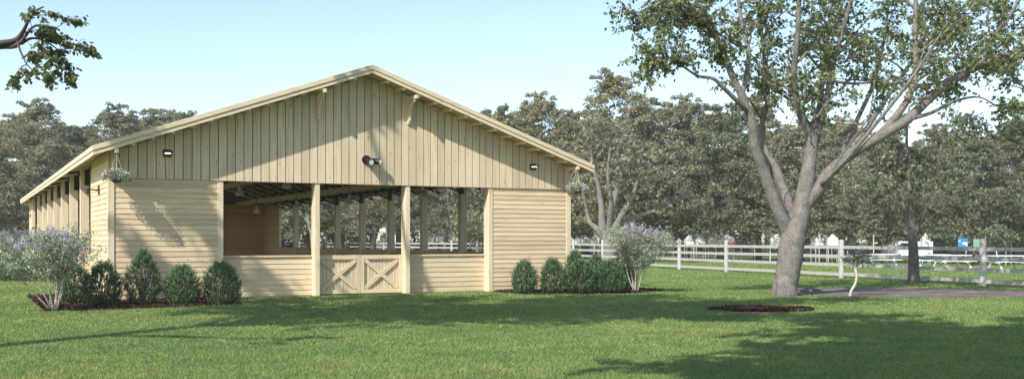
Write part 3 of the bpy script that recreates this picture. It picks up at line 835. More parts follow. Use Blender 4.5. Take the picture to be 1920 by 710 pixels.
protos = [bgtree('woodland_tree', 17, 5.6, 101, M_leafbg), bgtree('woodland_tree', 15, 5.0, 102, M_leafbg2, .16, .14),
          bgtree('woodland_tree', 19, 5.2, 103, M_leafbg, .24, .2, 260), bgtree('woodland_tree', 13, 5.2, 104, M_leafbg2, .12, .12),
          bgtree('woodland_tree', 16, 4.4, 105, M_leafbg, .3, .24, 200)]
PH = [17, 15, 19, 13, 16]
used = [False]*5
def place(kind, px, z, toppy, lab, group, rz, wid=1.0):
    o = protos[kind] if not used[kind] else copy_tree(protos[kind]); used[kind] = True
    h = EYE+(HOR-toppy)*z/F; s = h/(PH[kind]*1.02)
    o.location = ((px-960)/F*z, z, 0); o.scale = (s*wid, s*wid, s); o.rotation_euler = (0,0,rz)
    tag(o, lab, 'tree', group)
GR = 'front row of the woodland beyond the white fence'
front = [ # kind, px, z, top y, label
 (3, -60, 84, 240, 'woodland tree cut by the left edge of the photo'),
 (0, 30, 88, 225, 'woodland tree above the far left lilac bush'),
 (2, 75, 86, 192, 'tall grey-green tree left of the barn whose loose top rises highest there'),
 (1, 150, 90, 245, 'low woodland tree above the barn eave, in the dip left of the roof'),
 (0, 215, 88, 203, 'woodland tree whose top stands just above the barn left eave corner'),
 (4, 285, 92, 214, 'woodland tree peeking over the lower left roof slope'),
 (3, 575, 112, 250, 'tree with a pale forked trunk seen through the left opening'),
 (1, 640, 108, 250, 'woodland tree seen through the gap right of the second barn post'),
 (0, 700, 104, 250, 'woodland tree with straight trunk seen above the barn gate'),
 (4, 765, 102, 260, 'woodland tree mostly behind the third barn post'),
 (2, 835, 100, 260, 'dark woodland tree filling the right barn opening'),
 (1, 905, 98, 250, 'woodland tree at the right end of the right barn opening'),
 (3, 950, 90, 212, 'low woodland tree where the right roof slope meets the wood'),
 (0, 1012, 90, 182, 'rounded tree top standing above the right roof slope'),
 (1, 1070, 88, 216, 'woodland tree directly behind the right eave corner'),
 (2, 1150, 82, 138, 'tallest woodland tree with pale forked trunk behind the right flowering bush'),
 (3, 1215, 86, 195, 'woodland tree just right of the tallest one'),
 (0, 1285, 84, 186, 'woodland tree between the flowering bush and the big tree'),
 (1, 1350, 80, 205, 'woodland tree behind the left fork of the big tree'),
 (4, 1420, 82, 190, 'woodland tree rising behind the trunk of the big tree'),
 (3, 1500, 78, 235, 'woodland tree hidden behind the fork of the big tree'),
 (0, 1580, 76, 225, 'woodland tree under the long right limb of the big tree'),
 (1, 1660, 72, 262, 'low woodland tree left of the slim grey trunk'),
 (2, 1755, 74, 235, 'woodland tree right of the slim grey trunk'),
 (3, 1830, 68, 262, 'woodland tree behind the blue sign'),
 (0, 1905, 70, 235, 'woodland tree at the right edge behind the swing frame'),
 (1, 1985, 70, 230, 'woodland tree cut by the right edge of the photo')]
random.seed(5)
for (k, px, z, ty, lab) in front:
    place(k, px, z, ty, lab, GR, random.uniform(0, 6.28), 1.05)
for i in range(40):
    px = -130+i*56+random.uniform(-18,18); z = random.uniform(108, 128)
    if 300 < px < 900: z += 12
    ty = 232+random.uniform(-18,28)+(25 if px > 1600 else 0)
    place(random.randrange(5), px, z, ty, 'olive-grey tree in the crowded back row of the wood behind the others', 'back row of the woodland', random.uniform(0, 6.28), 1.2)
# far undergrowth as one mass with gaps
def under():
    r = np.random.default_rng(3); C = []; R_ = []
    for i in range(1500):
        px = r.uniform(-200, 2150); z = r.uniform(128, 150)
        if math.sin(px*.045)+.6*math.sin(px*.017+2)+.4*math.sin(px*.11) > .95: continue
        C.append(((px-960)/F*z, z, r.uniform(0, 7.5))); R_.append(r.uniform(.9,1.6))
    P, Dd, Sz = crownleaves(np.array(C), np.array(R_), 42, .55, r, .8)
    P[:,2] = np.abs(P[:,2])
    tag(leaves('distant_undergrowth', P, Dd, Sz, M_leafbg, None, width=.8), 'dark undergrowth filling the wood behind the trunks', 'undergrowth', kind='stuff')
under()

# --- limb-and-leaf trees near the camera
def limbtree(name, label, limbs, barkm, leafm, seed, l1=(1.6,2.6), leafsize=.105, minz=3.0, nsub=(9,6,4), nleaf=13, group=None, base=(0,0), droop=.55, spread=.16, leafskip=None, twig=(.35,.6), smoothn=4):
    random.seed(seed); r = np.random.default_rng(seed)
    t = thing(name, label, 'tree', (base[0], base[1], 0), 0, group)
    o = Vector((base[0], base[1], 0))
    m = MB(); tw = MB(); TP, TD = [], []
    def smoothline(pts, rad, k=4):
        out, ro = [], []
        n = len(pts)
        for i in range(n-1):
            p0 = pts[max(i-1,0)]; p1 = pts[i]; p2 = pts[i+1]; p3 = pts[min(i+2,n-1)]
            for j in range(k):
                u = j/k
                q = .5*((2*p1)+(p2-p0)*u+(2*p0-5*p1+4*p2-p3)*u*u+(3*p1-p0-3*p2+p3)*u**3)
                out.append(q); ro.append(rad[i]*(1-u)+rad[i+1]*u)
        out.append(pts[-1]); ro.append(rad[-1]); return out, ro
    for (pl_, leafy) in limbs:
        pts = [q[0]-o for q in pl_]; rad = [q[1] for q in pl_]
        pts, rad = smoothline(pts, rad, smoothn)
        pts = [p+Vector((random.gauss(0,1),random.gauss(0,1),random.gauss(0,1)))*rd*.02 for p, rd in zip(pts, rad)]
        m.tube(pts, rad, 14 if rad[0] > .2 else 8)
        if not leafy: continue
        start = leafy[0]; n1 = int(nsub[0]*leafy[1]); ext = leafy[2] if len(leafy) > 2 else 1.0
        N_ = len(pts)
        for k in range(n1):
            f = start+(1-start)*(k+random.random())/n1 if k else 1.0
            i = min(N_-1, int(f*(N_-1))); p = pts[i]
            d0 = (pts[min(i+1,N_-1)]-pts[max(i-1,0)]).normalized()
            side = Vector((random.gauss(0,1), random.gauss(0,1), random.gauss(.15,.7))).normalized()
            d = (d0*(.6 if f < .98 else 1.4)+side).normalized()
            L1 = random.uniform(*l1)*(1.1-.45*f)*ext; r1 = min(rad[i]*.6, .055)
            q1, rr1, e1 = grow(m, p, d, L1, max(r1,.012), 5, .16, .02, 5)
            for j in range(nsub[1]):
                ii = 1+int((j+random.random())/nsub[1]*4.5); ii = min(ii, 5)
                dd = (e1*.5+Vector((random.gauss(0,1),random.gauss(0,1),random.gauss(.0,.6))).normalized()).normalized()
                q2, rr2, e2 = grow(tw, q1[ii], dd, L1*random.uniform(.3,.5), .011, 4, .2, -.02, 4)
                for w_ in range(nsub[2]):
                    jj = 1+int(random.random()*4); jj = min(jj, 4)
                    d3 = (e2*.5+Vector((random.gauss(0,1),random.gauss(0,1),random.gauss(-.15,.6))).normalized()).normalized()
                    q3, _, e3 = grow(tw, q2[jj], d3, random.uniform(*twig), .006, 3, .22, -.06, 3)
                    for x in range(nleaf):
                        g = random.random()*2.99; a = int(g); pp = q3[a].lerp(q3[a+1], g-a)
                        if (pp+o).z < minz: continue
                        TP.append(tuple(pp)); TD.append(tuple(e3*.45+Vector((random.gauss(0,.55),random.gauss(0,.55),-droop+random.gauss(0,.3)))))
    m.build('trunk', barkm, t, smooth=True); 
    if TP:
        tw.build('twigs', barkm, t)
        P = np.array(TP); Dd = np.array(TD)
        if leafskip: 
            k = leafskip(P+np.array([o.x,o.y,0]), r); P, Dd = P[k], Dd[k]
        P = P+r.normal(size=P.shape)*.03
        leaves('crown', P, Dd, r.uniform(leafsize*.6, leafsize*1.2, len(P)), leafm, t, width=.72, fold=.10)
    print(name, 'leaves', len(TP)); return t

Z0 = 29.8
def L(*pts):
    return [(at(a, b, Z0+dy), rr) for (a, b, dy, rr) in pts]
big = [
 (L((1471,563,0,.35),(1472,552,0,.335),(1474,530,0,.335),(1478,505,0,.34),(1482,475,0,.36),(1487,445,0,.355),(1497,410,0,.29),(1506,375,0,.245),(1513,335,0,.215),(1519,295,0,.185),(1522,258,0,.16),(1512,235,-.1,.13),(1496,200,-.3,.11),(1489,140,-.6,.085),(1496,60,-1,.07),(1500,-40,-1.2,.05),(1505,-120,-1.2,.03)), (.62,1.9)),
 (L((1489,450,.05,.25),(1473,422,.0,.215),(1457,390,-.1,.185),(1442,350,-.2,.165),(1426,305,-.3,.15),(1414,270,-.4,.14),(1411,235,-.5,.135),(1403,208,-.55,.12),(1388,175,-.6,.10),(1366,125,-.7,.09),(1350,85,-.8,.08),(1325,50,-.9,.07),(1280,28,-1.1,.055),(1232,12,-1.3,.035),(1215,20,-1.4,.02)), (.62,1.6,.5)),
 (L((1404,212,-.5,.075),(1388,195,-.9,.07),(1362,170,-1.2,.06),(1338,148,-1.4,.05),(1310,143,-1.5,.04),(1285,128,-1.6,.03),(1262,112,-1.7,.02),(1240,108,-1.7,.012)), (.72,.9,.5)),
 (L((1390,180,-.6,.075),(1398,150,-.2,.075),(1404,100,.2,.07),(1392,50,.5,.06),(1383,-10,.8,.05),(1370,-90,.9,.03)), (.3,1.1)),
 (L((1350,85,-.8,.06),(1338,50,-.6,.05),(1310,10,-.6,.04),(1290,-30,-.6,.03)), (.3,.8,.8)),
 (L((1494,425,.2,.18),(1480,385,.35,.16),(1466,345,.5,.14),(1452,312,.7,.125),(1436,288,.9,.11),(1428,240,1.2,.09),(1440,180,1.4,.075),(1432,100,1.6,.06),(1425,20,1.7,.045),(1430,-60,1.7,.03)), (.55,1.4)),
 (L((1520,275,0,.12),(1540,225,.2,.115),(1552,180,.4,.10),(1562,120,.7,.085),(1582,50,.9,.065),(1605,-30,1.1,.04)), (.35,1.6)),
 (L((1508,385,.0,.19),(1530,360,-.1,.175),(1556,322,-.2,.165),(1596,288,-.3,.155),(1646,258,-.4,.145),(1700,225,-.4,.135),(1748,180,-.4,.125),(1800,142,-.4,.11),(1860,112,-.4,.095),(1930,90,-.4,.08),(2010,65,-.3,.05),(2080,50,-.3,.03)), (.50,1.6)),
 (L((1640,262,-.4,.11),(1672,228,-.1,.105),(1700,190,.2,.10),(1716,140,.5,.09),(1716,60,.8,.08),(1717,-20,1.0,.06),(1715,-100,1,.03)), (.35,1.5)),
 (L((1530,360,.1,.10),(1570,305,.6,.09),(1615,255,1.0,.08),(1665,180,1.4,.065),(1730,90,1.7,.05),(1800,20,1.9,.04),(1850,-40,2.0,.025)), (.45,1.3)),
 (L((1540,345,-.3,.06),(1585,300,-.9,.055),(1640,235,-1.5,.05),(1700,160,-2.0,.04),(1760,70,-2.4,.03),(1800,0,-2.5,.02)), (.6,1.0)),
 (L((1700,225,-.4,.06),(1745,212,-.8,.05),(1790,190,-1.1,.04),(1835,182,-1.3,.025),(1870,200,-1.4,.015)), (.8,.3,.4)),
 (L((1800,142,-.4,.06),(1830,110,-.6,.055),(1870,60,-.8,.05),(1905,10,-1,.04),(1920,-60,-1,.03)), (.3,1.0)),
 (L((1519,300,.1,.11),(1535,240,1.0,.10),(1540,170,2.2,.08),(1550,90,3.4,.06),(1560,0,4.2,.04),(1560,-80,4.8,.03)), (.4,1.5)),
 (L((1562,320,.0,.08),(1600,240,1.6,.07),(1640,150,2.8,.06),(1660,60,3.6,.045),(1670,-40,4,.03)), (.45,1.4)),
 (L((1440,290,.9,.02),(1400,330,.6,.012),(1385,350,.5,.006)), None),
 (L((1478,400,-.3,.02),(1455,345,-.5,.018),(1452,300,-.6,.014),(1490,215,-.8,.01),(1500,170,-.8,.006)), None),
 (L((1545,340,-.4,.03),(1600,260,-.8,.025),(1630,215,-.9,.018),(1640,150,-1,.01)), None),
]
# root flare
for a in range(7):
    an = a*.9+.3; bp = at(1471,560,Z0)
    b0 = Vector((bp.x+math.cos(an)*.20, bp.y+math.sin(an)*.20, .45)); b1 = Vector((bp.x+math.cos(an)*.26, bp.y+math.sin(an)*.26, .10)); b2 = Vector((bp.x+math.cos(an)*.34, bp.y+math.sin(an)*.34, -.06))
    big.append(([(b0,.13),(b1,.10),(b2,.05)], None))
bpz = at(1471,560,Z0)
def skipbig(P, r):
    px = 960+P[:,0]/P[:,1]*F; py = HOR-(P[:,2]-EYE)/P[:,1]*F
    return (P[:,2] > 4.9)
limbtree('broadleaf_tree', 'big spreading tree with pale speckled leaning trunk on the right lawn', big, M_bark, M_leafbig, 21, l1=(1.5,2.5), leafsize=.115, nsub=(9,5,4), nleaf=11, base=(bpz.x, bpz.y), leafskip=skipbig, minz=4.8)

# slim tree standing at the fence
Zs = 38.5
def Ls(*pts): return [(at(a, b, Zs+dy), rr) for (a, b, dy, rr) in pts]
slim = [(Ls((1713,527,0,.22),(1713,500,0,.19),(1712,460,0,.165),(1711,430,0,.15),(1708,380,0,.10),(1702,320,.1,.08),(1700,260,.3,.05),(1705,200,.4,.03)), (.55,1.0)),
        (Ls((1713,455,0,.10),(1722,425,-.1,.08),(1738,385,-.3,.06),(1755,330,-.5,.045),(1765,270,-.6,.03)), (.5,.9)),
        (Ls((1711,435,0,.08),(1700,400,.3,.06),(1680,350,.7,.045),(1665,290,1,.03)), (.5,.9))]
limbtree('slim_tree', 'slim grey-trunked tree standing at the fence line right of the big tree', slim, M_barkbg, M_leafbg2, 31, l1=(1.2,2.0), leafsize=.16, nsub=(8,5,3), nleaf=8, base=(at(1713,525,Zs).x, Zs), minz=3.4)
Zf = 73.0
def Lf(*pts): return [(at(a, b, Zf+dy), rr) for (a, b, dy, rr) in pts]
M_barkpale = barkmat('pale_forked_bark', (.13,.12,.105), (.29,.27,.245), 5)
fk = [(Lf((1140,494,0,.62),(1141,465,0,.50),(1141,445,0,.46),(1143,415,0,.30),(1150,380,0,.24),(1160,340,.2,.18),(1175,295,.4,.11),(1185,250,.5,.05)), (.6,.8)),
      (Lf((1141,455,0,.40),(1130,425,-.2,.28),(1128,390,-.4,.22),(1122,350,-.6,.16),(1110,300,-.8,.09),(1105,260,-.8,.05)), (.6,.8)),
      (Lf((1141,455,0,.30),(1120,430,.2,.22),(1105,415,.3,.15),(1098,385,.4,.11),(1088,340,.4,.07)), (.6,.6)),
      (Lf((1143,440,0,.30),(1165,405,-.4,.22),(1185,370,-.8,.16),(1200,330,-1.2,.11),(1218,300,-1.4,.06)), (.6,.7)),
      (Lf((1145,435,0,.24),(1180,410,.2,.17),(1215,400,.4,.12),(1245,385,.5,.06)), (.7,.6)),
      (Lf((1142,430,0,.24),(1146,380,-1,.18),(1140,330,-1.6,.12),(1145,270,-2,.06)), (.6,.6))]
limbtree('forked_tree', 'pale many-forked tree trunk right behind the right flowering bush', fk, M_barkpale, M_leafbg, 33, l1=(2.2,3.6), leafsize=.26, nsub=(7,5,4), nleaf=7, base=(at(1140,490,Zf).x, Zf), minz=3.4, twig=(.5,.9))
Zf = 92.0
fk = [(Lf((590,486,0,.36),(588,455,0,.28),(584,430,0,.22),(576,400,0,.15),(570,360,0,.09)), (.6,.8)),
      (Lf((588,450,0,.2),(580,420,.2,.15),(562,395,.3,.08)), (.6,.5)), (Lf((587,440,0,.18),(596,410,-.2,.13),(606,380,-.4,.07)), (.6,.5))]
limbtree('forked_tree', 'pale slanting forked trunk seen just left of the second barn post', fk, M_barkpale, M_leafbg, 34, l1=(2.2,3.4), leafsize=.26, nsub=(6,5,4), nleaf=6, base=(at(590,486,Zf).x, Zf), minz=4, twig=(.5,.9))
# pale green tree at the right edge
def straight(x, y, H, R, r0, seed, lean=(0,0), fork=.35, n=8):
    random.seed(seed); lm = [([(Vector((x,y,-.05)), r0*1.4), (Vector((x,y,.6)), r0), (Vector((x+lean[0]*.4,y+lean[1]*.4,H*fork)), r0*.8), (Vector((x+lean[0],y+lean[1],H*.7)), r0*.4), (Vector((x+lean[0]*1.2,y+lean[1]*1.2,H*.95)), r0*.12)], (.5,1.0))]
    for k in range(n):
        a = 2*math.pi*k/n+random.uniform(-.3,.3); z0 = H*random.uniform(fork*.8, fork*1.5); c, s_ = math.cos(a), math.sin(a)
        rr = R*random.uniform(.75,1.05); dz = H*random.uniform(.12,.36)
        lm.append(([(Vector((x+lean[0]*.4,y+lean[1]*.4,z0-.3)), r0*.4), (Vector((x+lean[0]*.5+c*rr*.4,y+lean[1]*.5+s_*rr*.4,z0+dz*.5)), r0*.28), (Vector((x+lean[0]*.7+c*rr*.8,y+lean[1]*.7+s_*rr*.8,z0+dz*.9)), r0*.15), (Vector((x+lean[0]*.7+c*rr,y+lean[1]*.7+s_*rr,z0+dz)), r0*.06)], (.35,1.0)))
    return lm
limbtree('pale_green_tree', 'pale green leafy crown hanging in from the right edge', straight(23.6, 44, 10.5, 4.2, .22, 3, fork=.4), M_barkbg, M_leafpale, 41, l1=(1.4,2.3), leafsize=.15, nsub=(8,5,4), nleaf=9, base=(23.6,44), minz=3.8)

# left edge tree: trunk stands out of frame, one branch reaches in
ZL = 13.0
def LL(*pts): return [(at(a, b, ZL+dy), rr) for (a, b, dy, rr) in pts]
tl = Vector((-9.4, 13.0, 0))
left = straight(-9.4, 13.0, 14.5, 4.6, .26, 8, lean=(-.6,.8), fork=.52, n=9)
def V(*a): return Vector(a)
for (e, h) in (((-1.0,15.5),9.8), ((-3,19.5),10.5), ((1.5,13.0),9.2), ((2.0,17.5),11.0), ((-2.0,14.0),12.0)):  # limbs above the frame, added to throw shade across the lawn
    a = V(-9.6,13.2,6.2); b = V(e[0],e[1],h)
    left.append(([(a,.16),(a.lerp(b,.25)+V(0,0,1.2),.13),(a.lerp(b,.55)+V(0,0,1.3),.10),(a.lerp(b,.8)+V(0,0,.7),.07),(b,.03)], (.22,3.2,1.15)))
for (e, h) in (((-15.0,19.4),12.8), ((-15.6,17.6),11.6)):  # unseen limbs added for the branch shadow on the left panel
    a = V(-10,13.8,9.0); b = V(e[0],e[1],h)
    left.append(([(a,.12),(a.lerp(b,.35)+V(0,0,.8),.10),(a.lerp(b,.7)+V(0,0,.8),.07),(b,.03)], (.7,.7,.5)))
left.append(([(V(-10.2,14,9.8),.12),(V(-10.4,17,12.2),.11),(V(-10.2,19.8,13.2),.10),(V(-10.0,21.0,14.2),.08),(V(-10.1,21.6,16),.04)], (.85,.4,.5)))  # unseen limb added for the shadow streak on the gable
bt = Vector((-9.3, 13.0, 4.6))
left += [([(bt, .11), (Vector((-8.2,13,4.55)), .075)]+LL((-60,84,0,.05),(0,81,0,.036),(28,76,0,.032),(42,62,0,.026),(52,42,-.1,.018),(66,22,-.2,.012),(82,13,-.2,.008)), None),
         ([(bt, .09), (Vector((-8.2,13,4.4)), .06)]+LL((-60,92,.1,.045),(0,88,.1,.032),(30,86,.0,.028),(46,70,0,.02),(60,52,.1,.014),(80,48,.2,.009),(100,56,.2,.006)), None),
         (LL((40,82,0,.022),(60,72,.1,.015),(85,78,.2,.011),(110,95,.3,.008),(128,115,.3,.005)), None),
         (LL((32,78,0,.016),(40,100,-.2,.012),(50,120,-.3,.008),(62,132,-.3,.006),(80,140,-.3,.005)), None)]
sprigs = LL((66,22,-.2,0),(95,24,-.2,0),(120,35,-.1,0),(140,40,0,0),(50,30,-.1,0),(80,55,.2,0),(75,48,.1,0),(70,62,.1,0),(85,65,.1,0),(100,60,.2,0),(92,75,.2,0),(105,72,.3,0),(70,80,.1,0),(90,90,.2,0),(110,95,.3,0),(120,85,.3,0),(140,85,.3,0),(155,92,.3,0),(165,95,.3,0),(115,110,.3,0),(125,122,.3,0),(130,135,.3,0),(95,105,.2,0),(55,110,-.2,0),(62,132,-.3,0),(80,138,-.3,0),(48,128,-.3,0),(30,140,-.3,0),(24,147,-.3,0),(85,120,-.1,0),(105,130,.1,0),(128,145,.2,0),(75,100,.0,0),(60,95,-.1,0),(85,148,-.3,0))
t = limbtree('edge_tree', 'leafy branch of a tree reaching in at the top left corner', left, M_barkdk, M_leafnear, 51, l1=(1.5,2.4), leafsize=.19, nsub=(10,6,4), nleaf=12, base=(tl.x, tl.y), minz=6.9,
    leafskip=lambda P, r: (P[:,0] < -.53*P[:,1]) | (P[:,2]-EYE > .26*P[:,1]))
random.seed(3); tw = MB(); TP, TD = [], []
heads = [q[0] for q in LL((42,62,0,0),(60,30,-.1,0),(60,52,.1,0),(85,78,.2,0),(110,95,.3,0),(50,120,-.3,0),(62,132,-.3,0),(100,56,.2,0))]
for s_ in sprigs:
    p = s_[0]; hd = min(heads, key=lambda q: (q-p).length+(.3 if q.x > p.x else 0))
    mid = hd.lerp(p, .5)+Vector((0,0,.03)); tw.tube([hd-tl, mid-tl, p-tl], [.005,.004,.002], 4)
    for b in range(6):
        d = ((p-hd).normalized()*.9+Vector((random.gauss(.3,.6), random.gauss(0,.7), random.gauss(-.25,.35)))).normalized()
        e = p+d*random.uniform(.08,.20); tw.tube([p-tl, p.lerp(e,.5)+Vector((0,0,.01))-tl, e-tl], [.003,.002,.001], 3)
        for k in range(8):
            q = p.lerp(e, (k+.5)/8); TP.append(tuple(q-tl)); TD.append((d.x*.5+random.gauss(0,.5), d.y*.5+random.gauss(0,.5), -.55+random.gauss(0,.35)))
tw.build('twigs', M_barkdk, t)
TP = np.array(TP); TD = np.array(TD); leaves('branch_leaves', TP+RNG.normal(size=TP.shape)*.008, TD, RNG.uniform(.05,.08,len(TP)), M_leafnear, t, width=.66, fold=.08)
# tree beside the camera, out of frame, shades the lawn
EXTRA = []
for (x, y, h) in ((-2.8,4.6,9.0),(-1.2,5.8,9.5),(.6,4.6,8.2),(1.2,7.6,9.8),(3.6,9.0,10.5),(-.6,3.0,10.5),(2.2,5.5,11.5),(5.0,7.5,9.0),(6.5,9.5,10.0),(.2,7.0,12.0)):
    a = Vector((3.35,3.45,6.0)); b = Vector((x,y,h))
    EXTRA.append(([(a,.12),(a.lerp(b,.3)+Vector((0,0,.9)),.10),(a.lerp(b,.65)+Vector((0,0,.8)),.07),(b,.02)], (.3,1.5,1.1)))
limbtree('shade_tree', 'broad tree standing outside the frame whose crown shades the near right lawn', straight(3.3, 3.4, 14, 6.2, .3, 12, lean=(.2,.2), fork=.52, n=14)+EXTRA, M_bark, M_leafbig, 61, l1=(1.6,2.6), leafsize=.25, nsub=(10,6,4), nleaf=13, base=(3.3,3.4), minz=5.6,
    leafskip=lambda P, r: (P[:,2]-EYE > .30*P[:,1]))

# sapling
sp = gp(1593,555)
limbtree('sapling', 'small crooked sapling with dark leafy head beside the bare soil', [
  ([(Vector((sp.x,sp.y,-.02)), .045), (Vector((sp.x+.05,sp.y,.16)), .04), (Vector((sp.x+.16,sp.y,.36)), .035), (Vector((sp.x+.20,sp.y,.58)), .035), (Vector((sp.x+.16,sp.y,.80)), .05), (Vector((sp.x+.19,sp.y,1.05)), .03)], None),
  ([(Vector((sp.x+.17,sp.y,.78)), .03), (Vector((sp.x+.40,sp.y+.1,1.12)), .018), (Vector((sp.x+.55,sp.y+.1,1.2)), .01)], None),
  ([(Vector((sp.x+.17,sp.y,.80)), .03), (Vector((sp.x-.05,sp.y-.1,1.12)), .018), (Vector((sp.x-.1,sp.y-.1,1.3)), .01)], None),
  ([(Vector((sp.x+.18,sp.y,.60)), .018), (Vector((sp.x+.05,sp.y,.68)), .008)], None)],
  M_stem, M_box, 71, base=(sp.x, sp.y))
sap = [o for o in COL.objects if o.name.startswith('sapling')][0]
n = 1300; u = norm(RNG.normal(size=(n,3)))*(RNG.random(n)**.7*1.15)[:,None]
M_sapl = leafmat('dark_bluish_leaf', [(.04,.07,.05), (.08,.12,.09), (.14,.18,.14)], .5, .2)
leaves('foliage', (u+.18*np.sin(u[:,::-1]*9))*np.array([.50,.4,.25])+np.array([.27,0,1.10])+np.array([0,0,-.10])*np.abs(u[:,:1])**2, RNG.normal(size=(n,3)), RNG.uniform(.035,.06,n), M_sapl, sap)

# ------------------------------------------------------------------ small things beyond the fence
def tent(px, z, w, h, lab, pink=False):
    x = (px-960)/F*z; t = thing('white_tent', lab, 'tent', (x, z, 0), random.uniform(-.2,.2), 'small white tents beyond the fence')
    m = MB(); e = h*.80; n = 4; lo = max(1.25, e-.55); c = [(-w/2,-w/2),(w/2,-w/2),(w/2,w/2),(-w/2,w/2)]
    for k in range(4):
        a, b = c[k], c[(k+1)%4]; m.poly([(a[0],a[1],e),(b[0],b[1],e),(0,0,h)]); m.poly([(a[0],a[1],lo),(b[0],b[1],lo),(b[0],b[1],e),(a[0],a[1],e)])
    m.build('canopy', M_white, t)
    m = MB()
    for (a, b) in c: m.box(a*.97-.015, a*.97+.015, b*.97-.015, b*.97+.015, 0, e)
    m.build('frame', M_lampgrey, t)
    if pink:
        m = MB(); m.box(-w*.1, w/2, -w/2-.05, -w/2-.02, 1.25, 1.48); m.build('banner', M_pink, t)
random.seed(2)
TT_ = [(1292,80,.55,2.05,'slim pointed white tent just right of the fence post by the flowering bush',0),(1312,82,.75,2.1,'small white tent in the middle of the fence bay, left of the pink banner',0),
 (1328,84,.7,2.2,'small white tent immediately left of the tent with the pink banner',0),(1352,80,1.5,2.25,'white tent with a pink banner left of a fence post',1),(1456,78,.95,2.1,'white tent touching the left side of the big tree trunk',0),
 (1540,76,1.2,2.15,'white tent right of the big tree trunk',0),(1561,74,.7,2.05,'small white tent close to the fence post by the sapling',0),(1594,78,.5,1.95,'tiny white tent above the sapling',0),(1665,74,.6,1.95,'tiny white tent left of the white van',0),
 (1076,88,.8,2.3,'white tent touching the barn right corner',0),(1098,88,1.3,2.1,'white tent in the middle of the gap between barn and flowering bush',0),(1118,86,.4,2.3,'very slim pointed white tent by the fence post left of the flowering bush',0),(1252,84,.8,2.2,'white tent touching the right side of the flowering bush',0),
 (548,126,1.6,3.1,'white tent in the leftmost gap between the barn posts',0),(577,124,1.7,2.9,'white tent left of the second barn post',0),(606,122,.9,2.7,'slim white tent right of the second barn post',0),(724,108,1.0,2.4,'white tent seen above the gate',0),
 (805,104,.8,2.4,'slim white tent at the left of the right opening',0),(842,104,2.8,2.5,'wide white tent in the right opening behind the fence',0),(1735,70,.5,2.1,'tiny white tent right of the slim grey trunk',0)]
for (px, z, w_, h_, lab, pk) in TT_: tent(px, z, w_, h_, lab, bool(pk))
def van(px, z, lab, rz=0):
    x = (px-960)/F*z; t = thing('parked_van', lab, 'van', (x, z, 0), rz, 'white vehicles parked beyond the fence'); t.scale = (.9,.9,.85)
    m = MB(); prof = [(-2.3,.35),(2.2,.35),(2.2,1.75),(-1.1,1.78),(-1.75,1.1),(-2.3,.95)]
    m.prism([(a,-.85,b) for a, b in prof], (0,1.7,0)); m.build('body', M_white, t, bevel=.08)
    m = MB(); m.prism([(-1.62,-.862,1.12),(-1.05,-.862,1.62),(.2,-.862,1.62),(.2,-.862,1.12)][::-1], (0,.01,0)); m.build('window', M_glass, t)
    for (a, b) in ((-1.45,-.86),(1.4,-.86),(-1.45,.70),(1.4,.70)):
        w_ = MB(); w_.tube([(a,b,.34),(a,b+.16,.34)], .34, 20); w_.build('wheel', M_tyre, t)
van(1706, 84, 'white van with sloping bonnet behind the slim grey trunk')
van(1680, 90, 'white vehicle half hidden left of the slim grey trunk', 1.3)
def picnic(px, z, lab, rz):
    x = (px-960)/F*z; t = thing('picnic_table', lab, 'picnic table', (x, z, 0), rz, 'white picnic tables under the trees')
    m = MB(); m.box(-1,1,-.38,.38,.74,.79); m.build('tabletop', M_white, t)
    for y in (-.7,.7):
        m = MB(); m.box(-1,1,y-.13,y+.13,.43,.47); m.build('bench', M_white, t)
    for xx in (-.7,.7):
        m = MB(); m.bar((xx,-.7,0),(xx,-.2,.73),.08); m.bar((xx,.7,0),(xx,.2,.73),.08); m.bar((xx,-.7,.41),(xx,.7,.41),.06); m.build('leg_frame', M_white, t)
picnic(1650, 62, 'white picnic table left of the slim grey trunk', .1)
picnic(1745, 60, 'white picnic table just right of the slim grey trunk', -.15)
picnic(1785, 58, 'white picnic table below the blue sign', .2)
picnic(1890, 56, 'white picnic table near the swing frame at the right edge', .05)
def signb(px, z, w, h, zt, mat, lab, cloud):
    x = (px-960)/F*z; t = thing('sign_board', lab, 'sign', (x, z, 0), .05)
    m = MB(); m.box(-w/2, w/2, -.03, .03, zt-h, zt); m.build('panel', mat, t)
    for s_ in (-1, 1):
        m = MB(); m.box(s_*w/2-.02+s_*.022, s_*w/2+.02+s_*.022, -.02, .02, 0, zt+.01); m.build('leg', M_steel, t)
    if cloud:
        m = MB(); m.prism([(-.1,-.036,zt-h*.62),(.1,-.036,zt-h*.42),(.28,-.036,zt-h*.50),(.45,-.036,zt-h*.42),(w/2-.03,-.036,zt-h*.56),(w/2-.03,-.036,zt-h+.05),(.25,-.036,zt-h+.05),(.15,-.036,zt-h*.78)][::-1], (0,.004,0)); m.prism([(-.3,-.036,zt-h*.30),(-.18,-.036,zt-h*.25),(-.12,-.036,zt-h*.36),(-.26,-.036,zt-h*.42)][::-1], (0,.004,0)); m.build('white_marking', M_white, t)
signb(1805, 64, .62*1.0, .52, 1.72, M_blue, 'blue board with white cloud-like marking above the fence', True)
signb(1832, 64, .50, .48, 1.67, M_green, 'pale green board right of the blue board', False)
